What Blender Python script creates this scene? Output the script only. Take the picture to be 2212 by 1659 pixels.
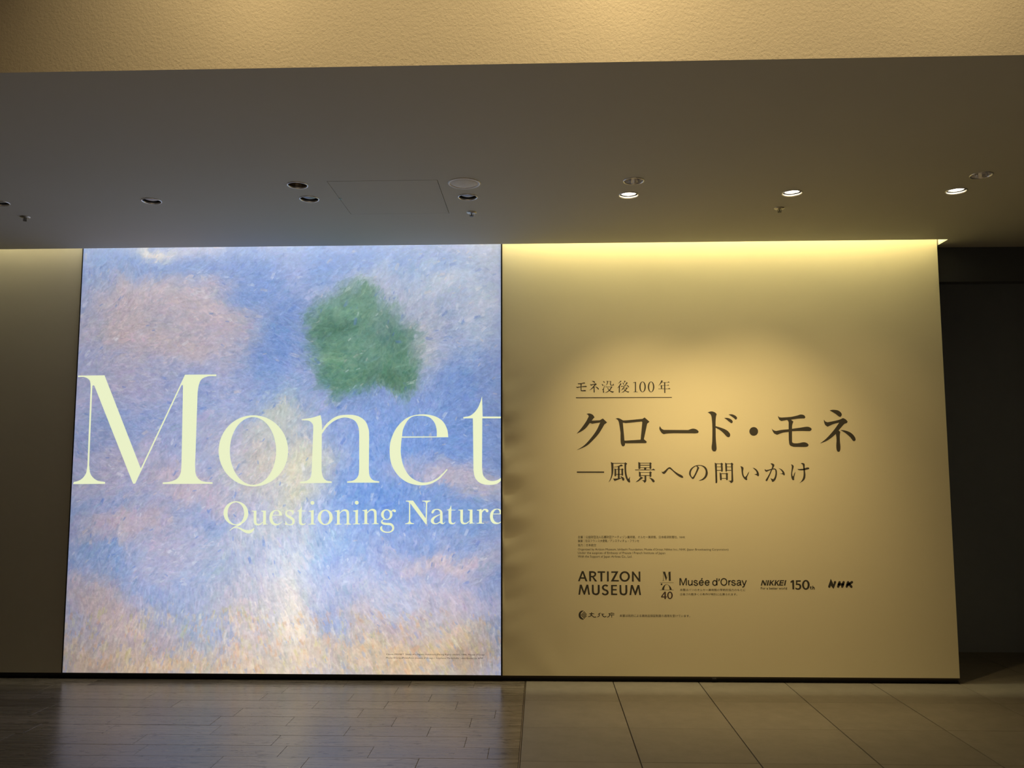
import bpy, bmesh, math, random
import numpy as np
from mathutils import Vector, Matrix
from mathutils.geometry import tessellate_polygon

for o in list(bpy.data.objects):
    bpy.data.objects.remove(o)
SC = bpy.context.scene
COL = SC.collection
random.seed(7)
PI = math.pi

# ---------------------------------------------------------------- camera
# metres; picture wall in the plane y = 0, floor z = 0, camera on the -y side
YAW, PITCH, ROLL = -0.0338, 0.1028, -0.0016
CAM = Vector((0.0, -6.1547, 1.4591))
fw = Vector((math.sin(YAW) * math.cos(PITCH), math.cos(YAW) * math.cos(PITCH), math.sin(PITCH)))
rt = Vector((math.cos(YAW), -math.sin(YAW), 0))
up = rt.cross(fw)
rt2 = rt * math.cos(ROLL) + up * math.sin(ROLL)
up2 = up * math.cos(ROLL) - rt * math.sin(ROLL)
cd = bpy.data.cameras.new('camera')
cam = bpy.data.objects.new('camera', cd)
COL.objects.link(cam)
M = Matrix((rt2, up2, -fw)).transposed().to_4x4()
M.translation = CAM
cam.matrix_world = M
cd.sensor_fit = 'HORIZONTAL'
cd.sensor_width = 36.0
cd.lens = 1879.7 / 2212 * 36
cd.clip_start = 0.05
SC.camera = cam

# ---------------------------------------------------------------- world, exposure
W = bpy.data.worlds.new('world')
SC.world = W
W.use_nodes = True
W.node_tree.nodes['Background'].inputs[0].default_value = (0.9, 0.75, 0.5, 1)
W.node_tree.nodes['Background'].inputs[1].default_value = 0.004
SC.view_settings.view_transform = 'Standard'
SC.view_settings.look = 'None'
SC.view_settings.gamma = 1
SC.view_settings.exposure = 0
SC.view_settings.use_curve_mapping = False

# ---------------------------------------------------------------- large lamps
ZC = 3.074            # underside of the low ceiling
YF = -2.858           # near edge of the low ceiling (bottom of the bulkhead)
ZL = 4.7              # lobby ceiling


def aim(o, target):
    o.rotation_euler = (Vector(target) - o.location).to_track_quat('-Z', 'Y').to_euler()


def area(name, loc, target, sx, sy, power, col, spread=PI):
    l = bpy.data.lights.new(name, 'AREA')
    l.shape = 'RECTANGLE'
    l.size, l.size_y = sx, sy
    l.energy = power
    l.color = col
    l.spread = spread
    o = bpy.data.objects.new(name, l)
    COL.objects.link(o)
    o.location = loc
    aim(o, target)
    return o


WARM = (1.0, 0.72, 0.31)
COVE = (1.0, 0.88, 0.46)
# lobby ceiling lamps washing the bulkhead above the low ceiling
for lx, p in ((-1.1, 6), (0.3, 8.5), (1.6, 5.5)):
    area('lobby_lamp_light', (lx, -4.0, ZL - 0.03), (lx, YF, 3.3), 0.25, 0.25, p, (1.0, 0.73, 0.36), math.radians(70))
# unseen fill lamp added behind the camera to warm the ceiling by floor bounce
area('lobby_fill_light', (0.0, -6.6, ZL - 0.03), (0.0, -6.6, 0), 2.4, 1.6, 105, (1.0, 0.78, 0.50), math.radians(95))
# hidden strip lamps in the ceiling slot, shining down the walls
area('cove_light_right', (1.27, -0.120, 3.62), (1.27, -0.06, 0), 3.05, 0.03, 42, COVE)
area('cove_light_middle', (-1.82, -0.110, 3.62), (-1.82, -0.06, 0), 3.05, 0.03, 14, (1, .95, .8))
area('cove_light_left', (-4.4, -0.110, 3.62), (-4.4, -0.06, 0), 2.0, 0.03, 9, (1.0, .92, .62))
# the three lit downlights are aimed at the picture wall
SPOTS = [(0.515, (0.90, 0, 0.72), 84), (1.457, (1.42, 0, .82), 80), (2.392, (1.95, 0, .85), 17)]
for lx, tg, p in SPOTS:
    l = bpy.data.lights.new('downlight_beam', 'SPOT')
    l.energy = p
    l.color = WARM
    l.spot_size = math.radians(76)
    l.spot_blend = 1.0
    l.shadow_soft_size = 0.02
    o = bpy.data.objects.new('downlight_beam', l)
    COL.objects.link(o)
    o.location = (lx, -1.19, ZC - 0.010)
    aim(o, tg)
    # stray light of the same lamp outside the main beam
    l = bpy.data.lights.new('downlight_spill', 'SPOT')
    l.energy = p * .16
    l.color = WARM
    l.spot_size = math.radians(150)
    l.spot_blend = 1.0
    l.shadow_soft_size = 0.02
    o = bpy.data.objects.new('downlight_spill', l)
    COL.objects.link(o)
    o.location = (lx, -1.19, ZC - 0.010)
    aim(o, (lx, -.3, 0))

# lettering outlines in 0.1 mm on the wall plane (x, z), traced once
GLYPHS = {
  'title_lettering': [
    ['-33538,21711 -31588,21726 -28639,15008 -25683,21736 -23398,21741 -23394,21622 -23471,21622 -23548,21624 -23626,21627 -23703,21630 -23781,21630 -23858,21628 -23934,21621 -24009,21608 -24081,21591 -24153,21570 -24224,21545 -24292,21515 -24357,21479 -24417,21438 -24471,21390 -24520,21331 -24558,21265 -24589,21194 -24613,21119 -24634,21042 -24653,20966 -24668,20899 -24679,20831 -24688,20762 -24695,20693 -24700,20623 -24706,20554 -24712,20485 -24719,20416 -24712,16210 -24718,15210 -24706,15120 -24699,15031 -24692,14940 -24685,14850 -24675,14761 -24660,14673 -24638,14587 -24608,14503 -24575,14440 -24534,14380 -24487,14325 -24435,14274 -24378,14227 -24318,14184 -24257,14145 -24191,14113 -24122,14091 -24050,14075 -23977,14064 -23903,14055 -23831,14045 -23760,14037 -23690,14031 -23619,14028 -23549,14026 -23478,14023 -23408,14020 -23404,13920 -26998,13908 -27002,14016 -26929,14021 -26856,14025 -26783,14028 -26710,14033 -26638,14039 -26566,14049 -26496,14065 -26424,14085 -26351,14105 -26280,14128 -26209,14153 -26140,14182 -26074,14215 -26012,14253 -25954,14297 -25906,14344 -25865,14397 -25829,14455 -25799,14517 -25773,14581 -25751,14646 -25733,14712 -25718,14783 -25708,14855 -25703,14927 -25701,15001 -25700,15074 -25700,15148 -25699,15222 -25696,15295 -25800,20972 -25870,21015 -25935,20930 -28993,13943 -29145,13927 -32293,20962 -32381,21014 -32447,20946 -32407,15224 -32391,15145 -32378,15064 -32366,14984 -32354,14903 -32339,14823 -32319,14746 -32293,14670 -32257,14597 -32217,14533 -32171,14471 -32120,14413 -32064,14358 -32005,14306 -31943,14260 -31878,14217 -31810,14180 -31738,14149 -31663,14126 -31586,14109 -31507,14097 -31428,14087 -31348,14078 -31269,14068 -31191,14054 -31185,13921 -33502,13907 -33466,14040 -33403,14062 -33337,14080 -33272,14098 -33206,14116 -33142,14137 -33079,14160 -33020,14189 -32964,14223 -32909,14264 -32858,14309 -32809,14358 -32763,14409 -32721,14463 -32682,14520 -32648,14579 -32618,14640 -32593,14703 -32575,14769 -32563,14836 -32554,14905 -32548,14975 -32542,15044 -32535,15114 -32525,15182 -32544,17490 -32560,20793 -32570,20863 -32575,20934 -32579,21006 -32584,21078 -32592,21148 -32605,21217 -32626,21284 -32656,21347 -32700,21408 -32755,21460 -32818,21504 -32887,21542 -32959,21573 -33031,21597 -33101,21613 -33172,21620 -33244,21620 -33316,21617 -33389,21613 -33461,21609 -33533,21608'],
    ['-18042,16240 -18048,15992 -18078,15748 -18131,15508 -18208,15275 -18306,15052 -18427,14841 -18567,14643 -18727,14461 -18903,14295 -19096,14149 -19302,14023 -19520,13918 -19747,13835 -19983,13775 -20224,13740 -20467,13728 -20712,13740 -20955,13777 -21194,13837 -21427,13920 -21652,14025 -21866,14153 -22068,14300 -22255,14466 -22425,14649 -22578,14848 -22711,15060 -22824,15284 -22914,15518 -22982,15758 -23026,16004 -23047,16252 -23043,16500 -23015,16746 -22963,16988 -22888,17222 -22790,17447 -22670,17661 -22530,17861 -22370,18045 -22193,18213 -21999,18361 -21791,18489 -21572,18595 -21342,18678 -21104,18738 -20861,18774 -20615,18785 -20369,18772 -20124,18735 -19883,18673 -19649,18588 -19423,18480 -19209,18351 -19007,18201 -18820,18033 -18651,17848 -18499,17647 -18367,17434 -18257,17208 -18168,16974 -18103,16733 -18060,16487', '-18901,16235 -18903,15999 -18920,15766 -18954,15537 -19003,15316 -19067,15103 -19145,14901 -19238,14712 -19342,14538 -19459,14381 -19586,14241 -19722,14120 -19867,14020 -20018,13941 -20174,13884 -20335,13850 -20497,13839 -20660,13851 -20823,13885 -20983,13942 -21139,14022 -21289,14122 -21433,14243 -21569,14384 -21695,14542 -21810,14716 -21913,14906 -22004,15108 -22081,15321 -22143,15544 -22190,15773 -22222,16007 -22237,16243 -22237,16480 -22220,16714 -22188,16944 -22140,17168 -22076,17382 -21998,17586 -21906,17777 -21801,17953 -21685,18112 -21557,18253 -21420,18375 -21274,18477 -21122,18557 -20964,18614 -20802,18648 -20638,18659 -20474,18647 -20310,18611 -20149,18553 -19992,18472 -19841,18370 -19697,18247 -19561,18105 -19435,17945 -19320,17768 -19218,17577 -19128,17373 -19052,17159 -18991,16935 -18945,16706 -18915,16471'],
    ['-17111,18488 -17021,18501 -16931,18513 -16841,18524 -16752,18536 -16662,18548 -16573,18562 -16484,18577 -16395,18594 -16316,18613 -16236,18634 -16158,18656 -16079,18680 -16001,18704 -15923,18729 -15845,18753 -15766,18776 -15750,18707 -15732,18637 -15715,18568 -15698,18498 -15684,18428 -15673,18357 -15664,18276 -15658,18194 -15652,18113 -15649,18031 -15645,17950 -15642,17868 -15638,17786 -15634,17705 -15592,17766 -15552,17829 -15513,17893 -15473,17956 -15432,18018 -15388,18078 -15342,18135 -15290,18189 -15216,18259 -15139,18329 -15060,18396 -14979,18461 -14895,18521 -14809,18577 -14719,18628 -14626,18672 -14537,18705 -14445,18732 -14352,18753 -14256,18768 -14160,18779 -14063,18787 -13967,18791 -13870,18794 -13775,18796 -13678,18795 -13582,18791 -13486,18784 -13391,18773 -13296,18757 -13203,18735 -13111,18708 -13034,18679 -12957,18645 -12883,18606 -12811,18563 -12742,18515 -12676,18463 -12615,18407 -12559,18346 -12510,18283 -12467,18215 -12430,18143 -12398,18069 -12369,17993 -12344,17916 -12320,17838 -12298,17761 -12281,17691 -12271,17620 -12264,17548 -12260,17476 -12257,17404 -12254,17332 -12248,17261 -12237,14938 -12229,14867 -12223,14795 -12218,14723 -12212,14651 -12202,14580 -12186,14510 -12163,14443 -12128,14374 -12085,14308 -12033,14248 -11974,14196 -11908,14154 -11843,14126 -11773,14108 -11701,14097 -11627,14089 -11554,14082 -11482,14071 -11481,13981 -13767,13983 -13768,14066 -13698,14076 -13628,14084 -13557,14091 -13486,14100 -13417,14112 -13350,14130 -13285,14156 -13225,14190 -13169,14230 -13117,14276 -13071,14328 -13030,14384 -12998,14444 -12973,14510 -12957,14579 -12947,14650 -12941,14723 -12936,14795 -12931,14868 -12923,14939 -12961,17263 -12966,17336 -12969,17409 -12971,17483 -12973,17557 -12977,17630 -12984,17703 -12996,17775 -13013,17847 -13033,17915 -13056,17983 -13082,18050 -13111,18116 -13144,18180 -13182,18241 -13225,18297 -13273,18349 -13327,18393 -13384,18432 -13446,18465 -13511,18493 -13578,18518 -13646,18539 -13714,18559 -13782,18576 -13851,18591 -13922,18601 -13993,18606 -14064,18605 -14134,18598 -14203,18586 -14280,18568 -14356,18546 -14431,18521 -14506,18493 -14579,18463 -14650,18429 -14720,18393 -14788,18354 -14857,18311 -14924,18264 -14988,18215 -15051,18163 -15112,18109 -15172,18054 -15229,17996 -15285,17938 -15336,17880 -15384,17820 -15429,17757 -15473,17694 -15516,17629 -15558,17565 -15601,17501 -15645,17438 -15616,14861 -15602,14796 -15590,14730 -15578,14663 -15566,14597 -15550,14532 -15531,14468 -15506,14406 -15467,14333 -15418,14265 -15360,14205 -15292,14158 -15226,14130 -15158,14111 -15087,14099 -15015,14089 -14943,14080 -14872,14067 -14870,13968 -17130,13954 -17132,14053 -17066,14061 -16999,14066 -16932,14070 -16865,14075 -16799,14084 -16735,14098 -16673,14119 -16603,14153 -16537,14195 -16476,14244 -16425,14302 -16385,14366 -16359,14432 -16343,14501 -16334,14572 -16328,14645 -16325,14718 -16320,14791 -16312,14863 -16267,17774 -16271,17841 -16271,17910 -16272,17978 -16280,18045 -16300,18108 -16339,18178 -16391,18240 -16451,18295 -16516,18344 -16582,18375 -16655,18393 -16729,18403 -16804,18411 -16880,18415 -16957,18417 -17033,18418 -17109,18421'],
    ['-6605,17177 -6615,17248 -6622,17320 -6628,17391 -6635,17463 -6643,17534 -6655,17605 -6671,17674 -6692,17742 -6723,17821 -6756,17900 -6791,17977 -6831,18053 -6874,18126 -6921,18197 -6973,18264 -7030,18326 -7092,18385 -7159,18440 -7229,18491 -7302,18537 -7378,18579 -7456,18617 -7536,18650 -7617,18679 -7729,18712 -7843,18741 -7957,18765 -8073,18784 -8189,18798 -8306,18807 -8423,18810 -8539,18807 -8663,18799 -8787,18787 -8911,18770 -9034,18747 -9155,18718 -9273,18682 -9388,18638 -9500,18585 -9609,18524 -9713,18454 -9813,18377 -9908,18295 -9999,18207 -10086,18115 -10168,18019 -10246,17921 -10317,17822 -10381,17719 -10441,17613 -10495,17503 -10545,17392 -10591,17278 -10632,17163 -10670,17048 -10698,16952 -10720,16856 -10737,16757 -10751,16658 -10760,16559 -10766,16459 -10769,16359 -10769,16260 -10767,16144 -10762,16029 -10755,15914 -10744,15798 -10728,15684 -10708,15571 -10682,15459 -10649,15349 -10611,15243 -10567,15138 -10518,15036 -10464,14936 -10406,14838 -10343,14743 -10276,14652 -10206,14564 -10134,14483 -10059,14406 -9979,14332 -9896,14262 -9810,14196 -9721,14135 -9628,14079 -9534,14028 -9436,13982 -9335,13942 -9232,13908 -9128,13879 -9022,13854 -8915,13834 -8808,13817 -8700,13805 -8607,13797 -8513,13793 -8418,13794 -8324,13799 -8230,13808 -8137,13821 -8045,13839 -7954,13861 -7865,13888 -7779,13920 -7693,13957 -7610,13997 -7528,14041 -7448,14088 -7369,14138 -7293,14189 -7234,14233 -7179,14280 -7127,14330 -7076,14383 -7027,14437 -6979,14492 -6930,14546 -6880,14600 -6829,14656 -6780,14713 -6731,14771 -6682,14829 -6633,14887 -6700,14929 -6743,14880 -6786,14831 -6829,14782 -6872,14733 -6917,14686 -6964,14641 -7023,14586 -7082,14531 -7141,14476 -7201,14422 -7262,14370 -7326,14320 -7391,14273 -7459,14230 -7526,14192 -7596,14157 -7666,14124 -7739,14094 -7812,14067 -7886,14044 -7962,14025 -8038,14009 -8110,13998 -8183,13990 -8257,13985 -8331,13984 -8404,13987 -8477,13995 -8549,14008 -8620,14026 -8710,14057 -8801,14092 -8889,14131 -8976,14175 -9059,14223 -9140,14276 -9216,14334 -9288,14398 -9362,14472 -9432,14552 -9496,14636 -9556,14724 -9612,14815 -9663,14908 -9711,15003 -9754,15099 -9796,15208 -9834,15319 -9866,15432 -9893,15546 -9917,15661 -9938,15777 -9956,15893 -9973,16009 -9981,16091 -9985,16174 -9985,16257 -9983,16340 -9979,16423 -9973,16506 -9968,16589 -9964,16672 -9959,16741 -9954,16810 -9948,16879 -9940,16948 -9933,17016 -9926,17085 -9919,17154', '-9903,17237 -9894,17311 -9886,17385 -9879,17460 -9871,17535 -9860,17608 -9846,17681 -9825,17753 -9799,17830 -9770,17906 -9739,17981 -9705,18056 -9668,18129 -9628,18200 -9585,18269 -9539,18335 -9496,18390 -9449,18443 -9399,18492 -9345,18538 -9288,18579 -9228,18614 -9165,18643 -9096,18666 -9024,18683 -8952,18696 -8878,18704 -8803,18708 -8728,18710 -8654,18709 -8580,18707 -8505,18705 -8430,18701 -8354,18695 -8279,18686 -8205,18673 -8133,18656 -8062,18634 -7993,18605 -7928,18569 -7866,18526 -7807,18478 -7753,18424 -7703,18367 -7656,18307 -7614,18245 -7581,18188 -7552,18128 -7527,18067 -7505,18004 -7486,17940 -7470,17875 -7456,17810 -7443,17745 -7432,17672 -7426,17599 -7424,17525 -7424,17451 -7424,17377 -7424,17303 -7423,17230'],
    ['-4215,20085 -4170,18632 -2875,18627 -2875,18502 -4195,18507 -4205,14924 -4192,14855 -4183,14786 -4174,14716 -4164,14646 -4151,14578 -4131,14511 -4104,14448 -4070,14389 -4028,14334 -3980,14284 -3928,14238 -3873,14197 -3815,14160 -3754,14131 -3689,14110 -3621,14097 -3552,14089 -3484,14086 -3417,14087 -3349,14093 -3283,14105 -3217,14121 -3154,14143 -3089,14170 -3026,14202 -2964,14238 -2904,14275 -2875,14312 -2875,14347 -2875,14183 -2875,14140 -2884,14094 -2934,14048 -2985,14003 -3038,13962 -3093,13925 -3153,13897 -3222,13873 -3293,13853 -3365,13838 -3437,13827 -3511,13820 -3585,13815 -3658,13814 -3731,13815 -3806,13819 -3880,13825 -3955,13834 -4029,13846 -4102,13862 -4173,13883 -4243,13908 -4310,13939 -4367,13972 -4422,14009 -4474,14051 -4523,14097 -4569,14146 -4611,14198 -4649,14252 -4683,14309 -4712,14370 -4734,14435 -4751,14501 -4763,14569 -4774,14638 -4784,14707 -4795,14776 -4809,14843 -4862,18510 -5545,18512 -5546,18596 -5480,18608 -5414,18617 -5347,18626 -5280,18635 -5214,18646 -5150,18661 -5088,18682 -5029,18710 -4962,18752 -4897,18799 -4836,18851 -4778,18906 -4723,18964 -4670,19024 -4620,19087 -4572,19151 -4533,19207 -4499,19267 -4468,19328 -4439,19392 -4413,19456 -4388,19521 -4363,19586 -4339,19651 -4314,19721 -4292,19793 -4272,19866 -4254,19939 -4235,20012'],
  ],
  'subtitle_lettering': [
    ['-20775,11842 -20778,11748 -20792,11655 -20817,11565 -20852,11478 -20897,11396 -20953,11320 -21016,11250 -21088,11187 -21168,11133 -21253,11087 -21343,11052 -21438,11026 -21535,11010 -21634,11004 -21733,11010 -21831,11025 -21927,11051 -22020,11087 -22108,11132 -22191,11187 -22267,11249 -22335,11319 -22395,11396 -22446,11478 -22487,11565 -22517,11655 -22537,11748 -22546,11842 -22543,11936 -22529,12028 -22505,12119 -22470,12206 -22424,12288 -22369,12365 -22305,12435 -22233,12498 -22154,12553 -22068,12598 -21978,12634 -21883,12660 -21785,12676 -21686,12681 -21587,12676 -21488,12660 -21392,12634 -21299,12598 -21211,12552 -21128,12498 -21052,12435 -20984,12365 -20924,12288 -20874,12205 -20833,12119 -20803,12028 -20784,11935', '-21070,11837 -21071,11751 -21080,11666 -21096,11583 -21119,11503 -21149,11428 -21185,11357 -21227,11293 -21275,11235 -21328,11186 -21385,11144 -21446,11111 -21509,11087 -21574,11073 -21641,11068 -21707,11073 -21773,11087 -21838,11111 -21901,11144 -21960,11185 -22016,11235 -22068,11293 -22114,11357 -22155,11427 -22190,11503 -22218,11583 -22239,11666 -22253,11751 -22260,11837 -22259,11923 -22250,12008 -22235,12092 -22212,12171 -22182,12247 -22145,12318 -22103,12382 -22055,12440 -22002,12490 -21945,12532 -21884,12565 -21821,12589 -21755,12603 -21689,12608 -21622,12603 -21556,12589 -21491,12565 -21428,12532 -21368,12490 -21312,12440 -21261,12382 -21214,12317 -21174,12247 -21139,12171 -21111,12091 -21090,12008 -21076,11923'],
    ['-22075,10653 -22025,10696 -21975,10740 -21925,10784 -21873,10825 -21819,10864 -21751,10904 -21680,10939 -21608,10972 -21536,11005 -21465,11035 -21394,11064 -21323,11093 -21252,11122 -21250,11051 -21312,11020 -21375,10988 -21438,10958 -21513,10925 -21588,10895 -21663,10864 -21594,10864 -21524,10865 -21455,10863 -21387,10852 -21312,10826 -21241,10791 -21169,10755 -21096,10724 -21025,10701 -20953,10680 -20880,10664 -20807,10654 -20727,10653 -20647,10661 -20568,10677 -20495,10707 -20427,10748 -20368,10787 -20310,10830 -20315,10764 -20330,10701 -20368,10633 -20413,10569 -20468,10514 -20525,10476 -20589,10448 -20657,10432 -20729,10429 -20802,10437 -20873,10455 -20942,10481 -21009,10512 -21075,10547 -21140,10584 -21199,10621 -21256,10661 -21312,10702 -21371,10739 -21433,10771 -21502,10793 -21575,10807 -21649,10817 -21722,10829 -21793,10791 -21864,10753 -21934,10712 -21993,10666 -22050,10618'],
    ['-20536,12013 -20196,12025 -20194,11929 -20193,11834 -20192,11739 -20191,11643 -20190,11548 -20188,11453 -20184,11358 -20179,11263 -20168,11201 -20140,11146 -20090,11106 -20030,11087 -19957,11094 -19888,11122 -19822,11165 -19761,11214 -19701,11263 -19708,11942 -19865,11989 -19854,12025 -19518,12025 -19495,11169 -19487,11130 -19469,11099 -19411,11087 -19349,11087 -19348,11057 -19424,11055 -19500,11053 -19575,11047 -19635,11034 -19694,11017 -19699,11216 -19751,11158 -19802,11100 -19862,11052 -19929,11021 -20001,11002 -20075,10993 -20163,10998 -20244,11028 -20304,11091 -20344,11169 -20363,11261 -20373,11356 -20384,11896 -20394,11935 -20415,11966 -20473,11972 -20535,11966'],
    ['-18345,11685 -18360,11748 -18376,11812 -18402,11872 -18443,11931 -18492,11983 -18549,12024 -18618,12052 -18692,12067 -18766,12071 -18848,12068 -18929,12053 -19004,12025 -19077,11978 -19141,11919 -19191,11849 -19220,11783 -19239,11713 -19251,11640 -19255,11567 -19252,11490 -19243,11412 -19225,11336 -19198,11263 -19167,11202 -19127,11145 -19080,11095 -19026,11052 -18951,11017 -18869,10999 -18785,10994 -18703,11002 -18624,11022 -18548,11053 -18473,11104 -18408,11170 -18365,11226 -18327,11287 -18378,11238 -18432,11193 -18500,11146 -18573,11111 -18656,11093 -18740,11099 -18812,11126 -18879,11165 -18934,11216 -18981,11288 -19013,11368 -19036,11450 -19046,11528 -19047,11606 -19047,11685', '-19032,11727 -18566,11727 -18566,11788 -18574,11849 -18600,11918 -18644,11978 -18700,12014 -18765,12025 -18855,11998 -18930,11942 -18972,11876 -19002,11801'],
    ['-17534,12036 -17538,11966 -17542,11895 -17552,11819 -17563,11743 -17598,11743 -17624,11835 -17662,11919 -17728,11970 -17808,12001 -17868,12011 -17927,12001 -17984,11969 -18021,11919 -18023,11846 -17993,11778 -17944,11731 -17885,11695 -17823,11661 -17759,11630 -17693,11601 -17630,11568 -17556,11515 -17496,11450 -17458,11372 -17444,11287 -17450,11221 -17467,11156 -17499,11100 -17573,11041 -17664,11006 -17758,10997 -17855,11006 -17927,11031 -17999,11053 -18059,11040 -18117,11018 -18113,11082 -18109,11146 -18104,11216 -18100,11287 -18065,11287 -18038,11213 -18001,11146 -17934,11096 -17856,11065 -17796,11056 -17737,11065 -17684,11086 -17643,11123 -17616,11179 -17610,11240 -17630,11315 -17673,11380 -17741,11433 -17816,11477 -17891,11521 -17951,11556 -18011,11592 -18062,11638 -18100,11695 -18127,11759 -18138,11825 -18121,11914 -18070,11989 -18015,12028 -17950,12055 -17881,12071 -17798,12072 -17714,12060 -17624,12048'],
    ['-16983,12341 -16959,12024 -16677,12020 -16676,11984 -16963,11984 -16958,11287 -16949,11227 -16932,11170 -16895,11128 -16847,11100 -16799,11098 -16752,11112 -16695,11144 -16641,11182 -16667,11119 -16703,11065 -16781,11025 -16868,11006 -16941,11008 -17012,11030 -17074,11068 -17121,11123 -17141,11203 -17149,11287 -17166,11984 -17292,11984 -17286,12017 -17219,12035 -17155,12059 -17104,12101 -17062,12153 -17037,12211 -17017,12270 -17000,12306'],
    ['-16462,12001 -16390,12012 -16319,12024 -16248,12041 -16177,12060 -16106,12078 -16097,11147 -16080,11127 -16061,11112 -16002,11101 -15941,11096 -15940,11054 -16469,11049 -16470,11081 -16395,11087 -16322,11100 -16297,11120 -16276,11147 -16293,11895 -16302,11922 -16317,11942 -16388,11956 -16461,11961'],
    ['-16076,12568 -16078,12542 -16085,12517 -16097,12494 -16114,12474 -16134,12457 -16157,12445 -16183,12437 -16209,12434 -16236,12437 -16261,12445 -16285,12457 -16306,12474 -16324,12494 -16337,12517 -16345,12542 -16348,12568 -16346,12594 -16339,12619 -16327,12643 -16310,12663 -16290,12679 -16267,12692 -16242,12699 -16215,12702 -16188,12699 -16163,12692 -16139,12679 -16118,12663 -16101,12642 -16087,12619 -16079,12594'],
    ['-13311,12014 -13240,12025 -13169,12038 -13098,12055 -13027,12073 -12956,12092 -12952,11162 -12936,11142 -12916,11127 -12857,11116 -12797,11111 -12796,11069 -13323,11064 -13324,11097 -13249,11102 -13177,11115 -13152,11135 -13130,11162 -13143,11909 -13152,11936 -13168,11956 -13238,11970 -13311,11975'],
    ['-12924,12581 -12926,12555 -12933,12530 -12945,12507 -12962,12486 -12982,12470 -13005,12458 -13031,12450 -13057,12447 -13084,12450 -13109,12458 -13133,12470 -13154,12487 -13171,12507 -13184,12530 -13192,12555 -13195,12581 -13193,12607 -13185,12632 -13173,12655 -13157,12675 -13137,12692 -13113,12704 -13088,12712 -13062,12714 -13035,12712 -13009,12704 -12986,12692 -12965,12675 -12948,12655 -12935,12632 -12927,12607'],
    ['-14749,11551 -14753,11475 -14767,11400 -14792,11328 -14827,11261 -14871,11200 -14924,11145 -14983,11100 -15049,11063 -15120,11036 -15193,11020 -15268,11014 -15344,11020 -15418,11036 -15490,11063 -15557,11099 -15619,11145 -15673,11199 -15720,11261 -15758,11328 -15786,11400 -15804,11475 -15811,11551 -15807,11628 -15792,11703 -15767,11775 -15733,11842 -15688,11904 -15636,11958 -15576,12004 -15510,12041 -15440,12068 -15366,12084 -15291,12090 -15215,12084 -15141,12068 -15069,12041 -15002,12004 -14940,11958 -14885,11904 -14839,11842 -14801,11775 -14773,11703 -14756,11628', '-14982,11551 -14984,11486 -14992,11422 -15005,11360 -15025,11303 -15050,11250 -15079,11204 -15113,11164 -15150,11133 -15190,11110 -15232,11096 -15275,11091 -15318,11096 -15360,11110 -15401,11133 -15440,11164 -15475,11203 -15507,11250 -15534,11302 -15555,11360 -15572,11422 -15582,11486 -15587,11551 -15585,11617 -15577,11681 -15563,11743 -15544,11801 -15519,11853 -15490,11900 -15456,11939 -15419,11971 -15379,11994 -15337,12008 -15294,12012 -15251,12008 -15208,11994 -15167,11971 -15129,11939 -15093,11900 -15062,11853 -15035,11801 -15013,11743 -14997,11681 -14986,11617'],
    ['-14603,12012 -14532,12023 -14461,12036 -14372,12058 -14283,12082 -14269,12024 -14257,11965 -14255,11919 -14255,11872 -14207,11929 -14159,11987 -14104,12036 -14038,12074 -13966,12101 -13891,12117 -13805,12113 -13724,12082 -13660,12032 -13615,11965 -13595,11873 -13588,11778 -13577,11171 -13561,11139 -13540,11113 -13488,11097 -13433,11090 -13432,11050 -13907,11050 -13908,11082 -13841,11087 -13777,11101 -13760,11127 -13750,11159 -13751,11237 -13752,11314 -13753,11391 -13753,11469 -13755,11546 -13757,11624 -13760,11701 -13766,11778 -13780,11864 -13816,11942 -13870,11983 -13936,12000 -14010,11994 -14079,11965 -14141,11916 -14198,11859 -14254,11802 -14249,11159 -14236,11130 -14217,11106 -14165,11090 -14110,11082 -14109,11050 -14603,11049 -14604,11082 -14534,11087 -14467,11101 -14449,11126 -14439,11159 -14441,11248 -14442,11337 -14443,11426 -14444,11515 -14445,11604 -14447,11694 -14450,11783 -14453,11872 -14453,11917 -14471,11954 -14534,11969 -14602,11970'],
    ['-12649,12045 -12578,12055 -12507,12068 -12418,12091 -12330,12115 -12316,12057 -12304,11998 -12302,11951 -12303,11904 -12255,11962 -12207,12019 -12151,12068 -12085,12106 -12013,12134 -11939,12150 -11853,12145 -11772,12115 -11708,12065 -11663,11998 -11644,11906 -11637,11811 -11628,11204 -11613,11172 -11592,11146 -11540,11131 -11485,11123 -11484,11083 -11958,11083 -11959,11116 -11892,11120 -11829,11134 -11811,11160 -11801,11193 -11802,11270 -11803,11347 -11803,11425 -11803,11502 -11804,11579 -11806,11656 -11810,11734 -11815,11811 -11828,11897 -11865,11975 -11918,12015 -11984,12033 -12058,12027 -12126,11998 -12189,11949 -12245,11892 -12302,11834 -12299,11193 -12286,11163 -12267,11139 -12215,11124 -12160,11116 -12160,11083 -12653,11083 -12653,11115 -12583,11120 -12516,11134 -12498,11160 -12489,11192 -12490,11281 -12491,11370 -12492,11459 -12492,11548 -12494,11637 -12495,11726 -12497,11815 -12500,11904 -12500,11950 -12518,11986 -12581,12002 -12649,12003'],
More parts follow.
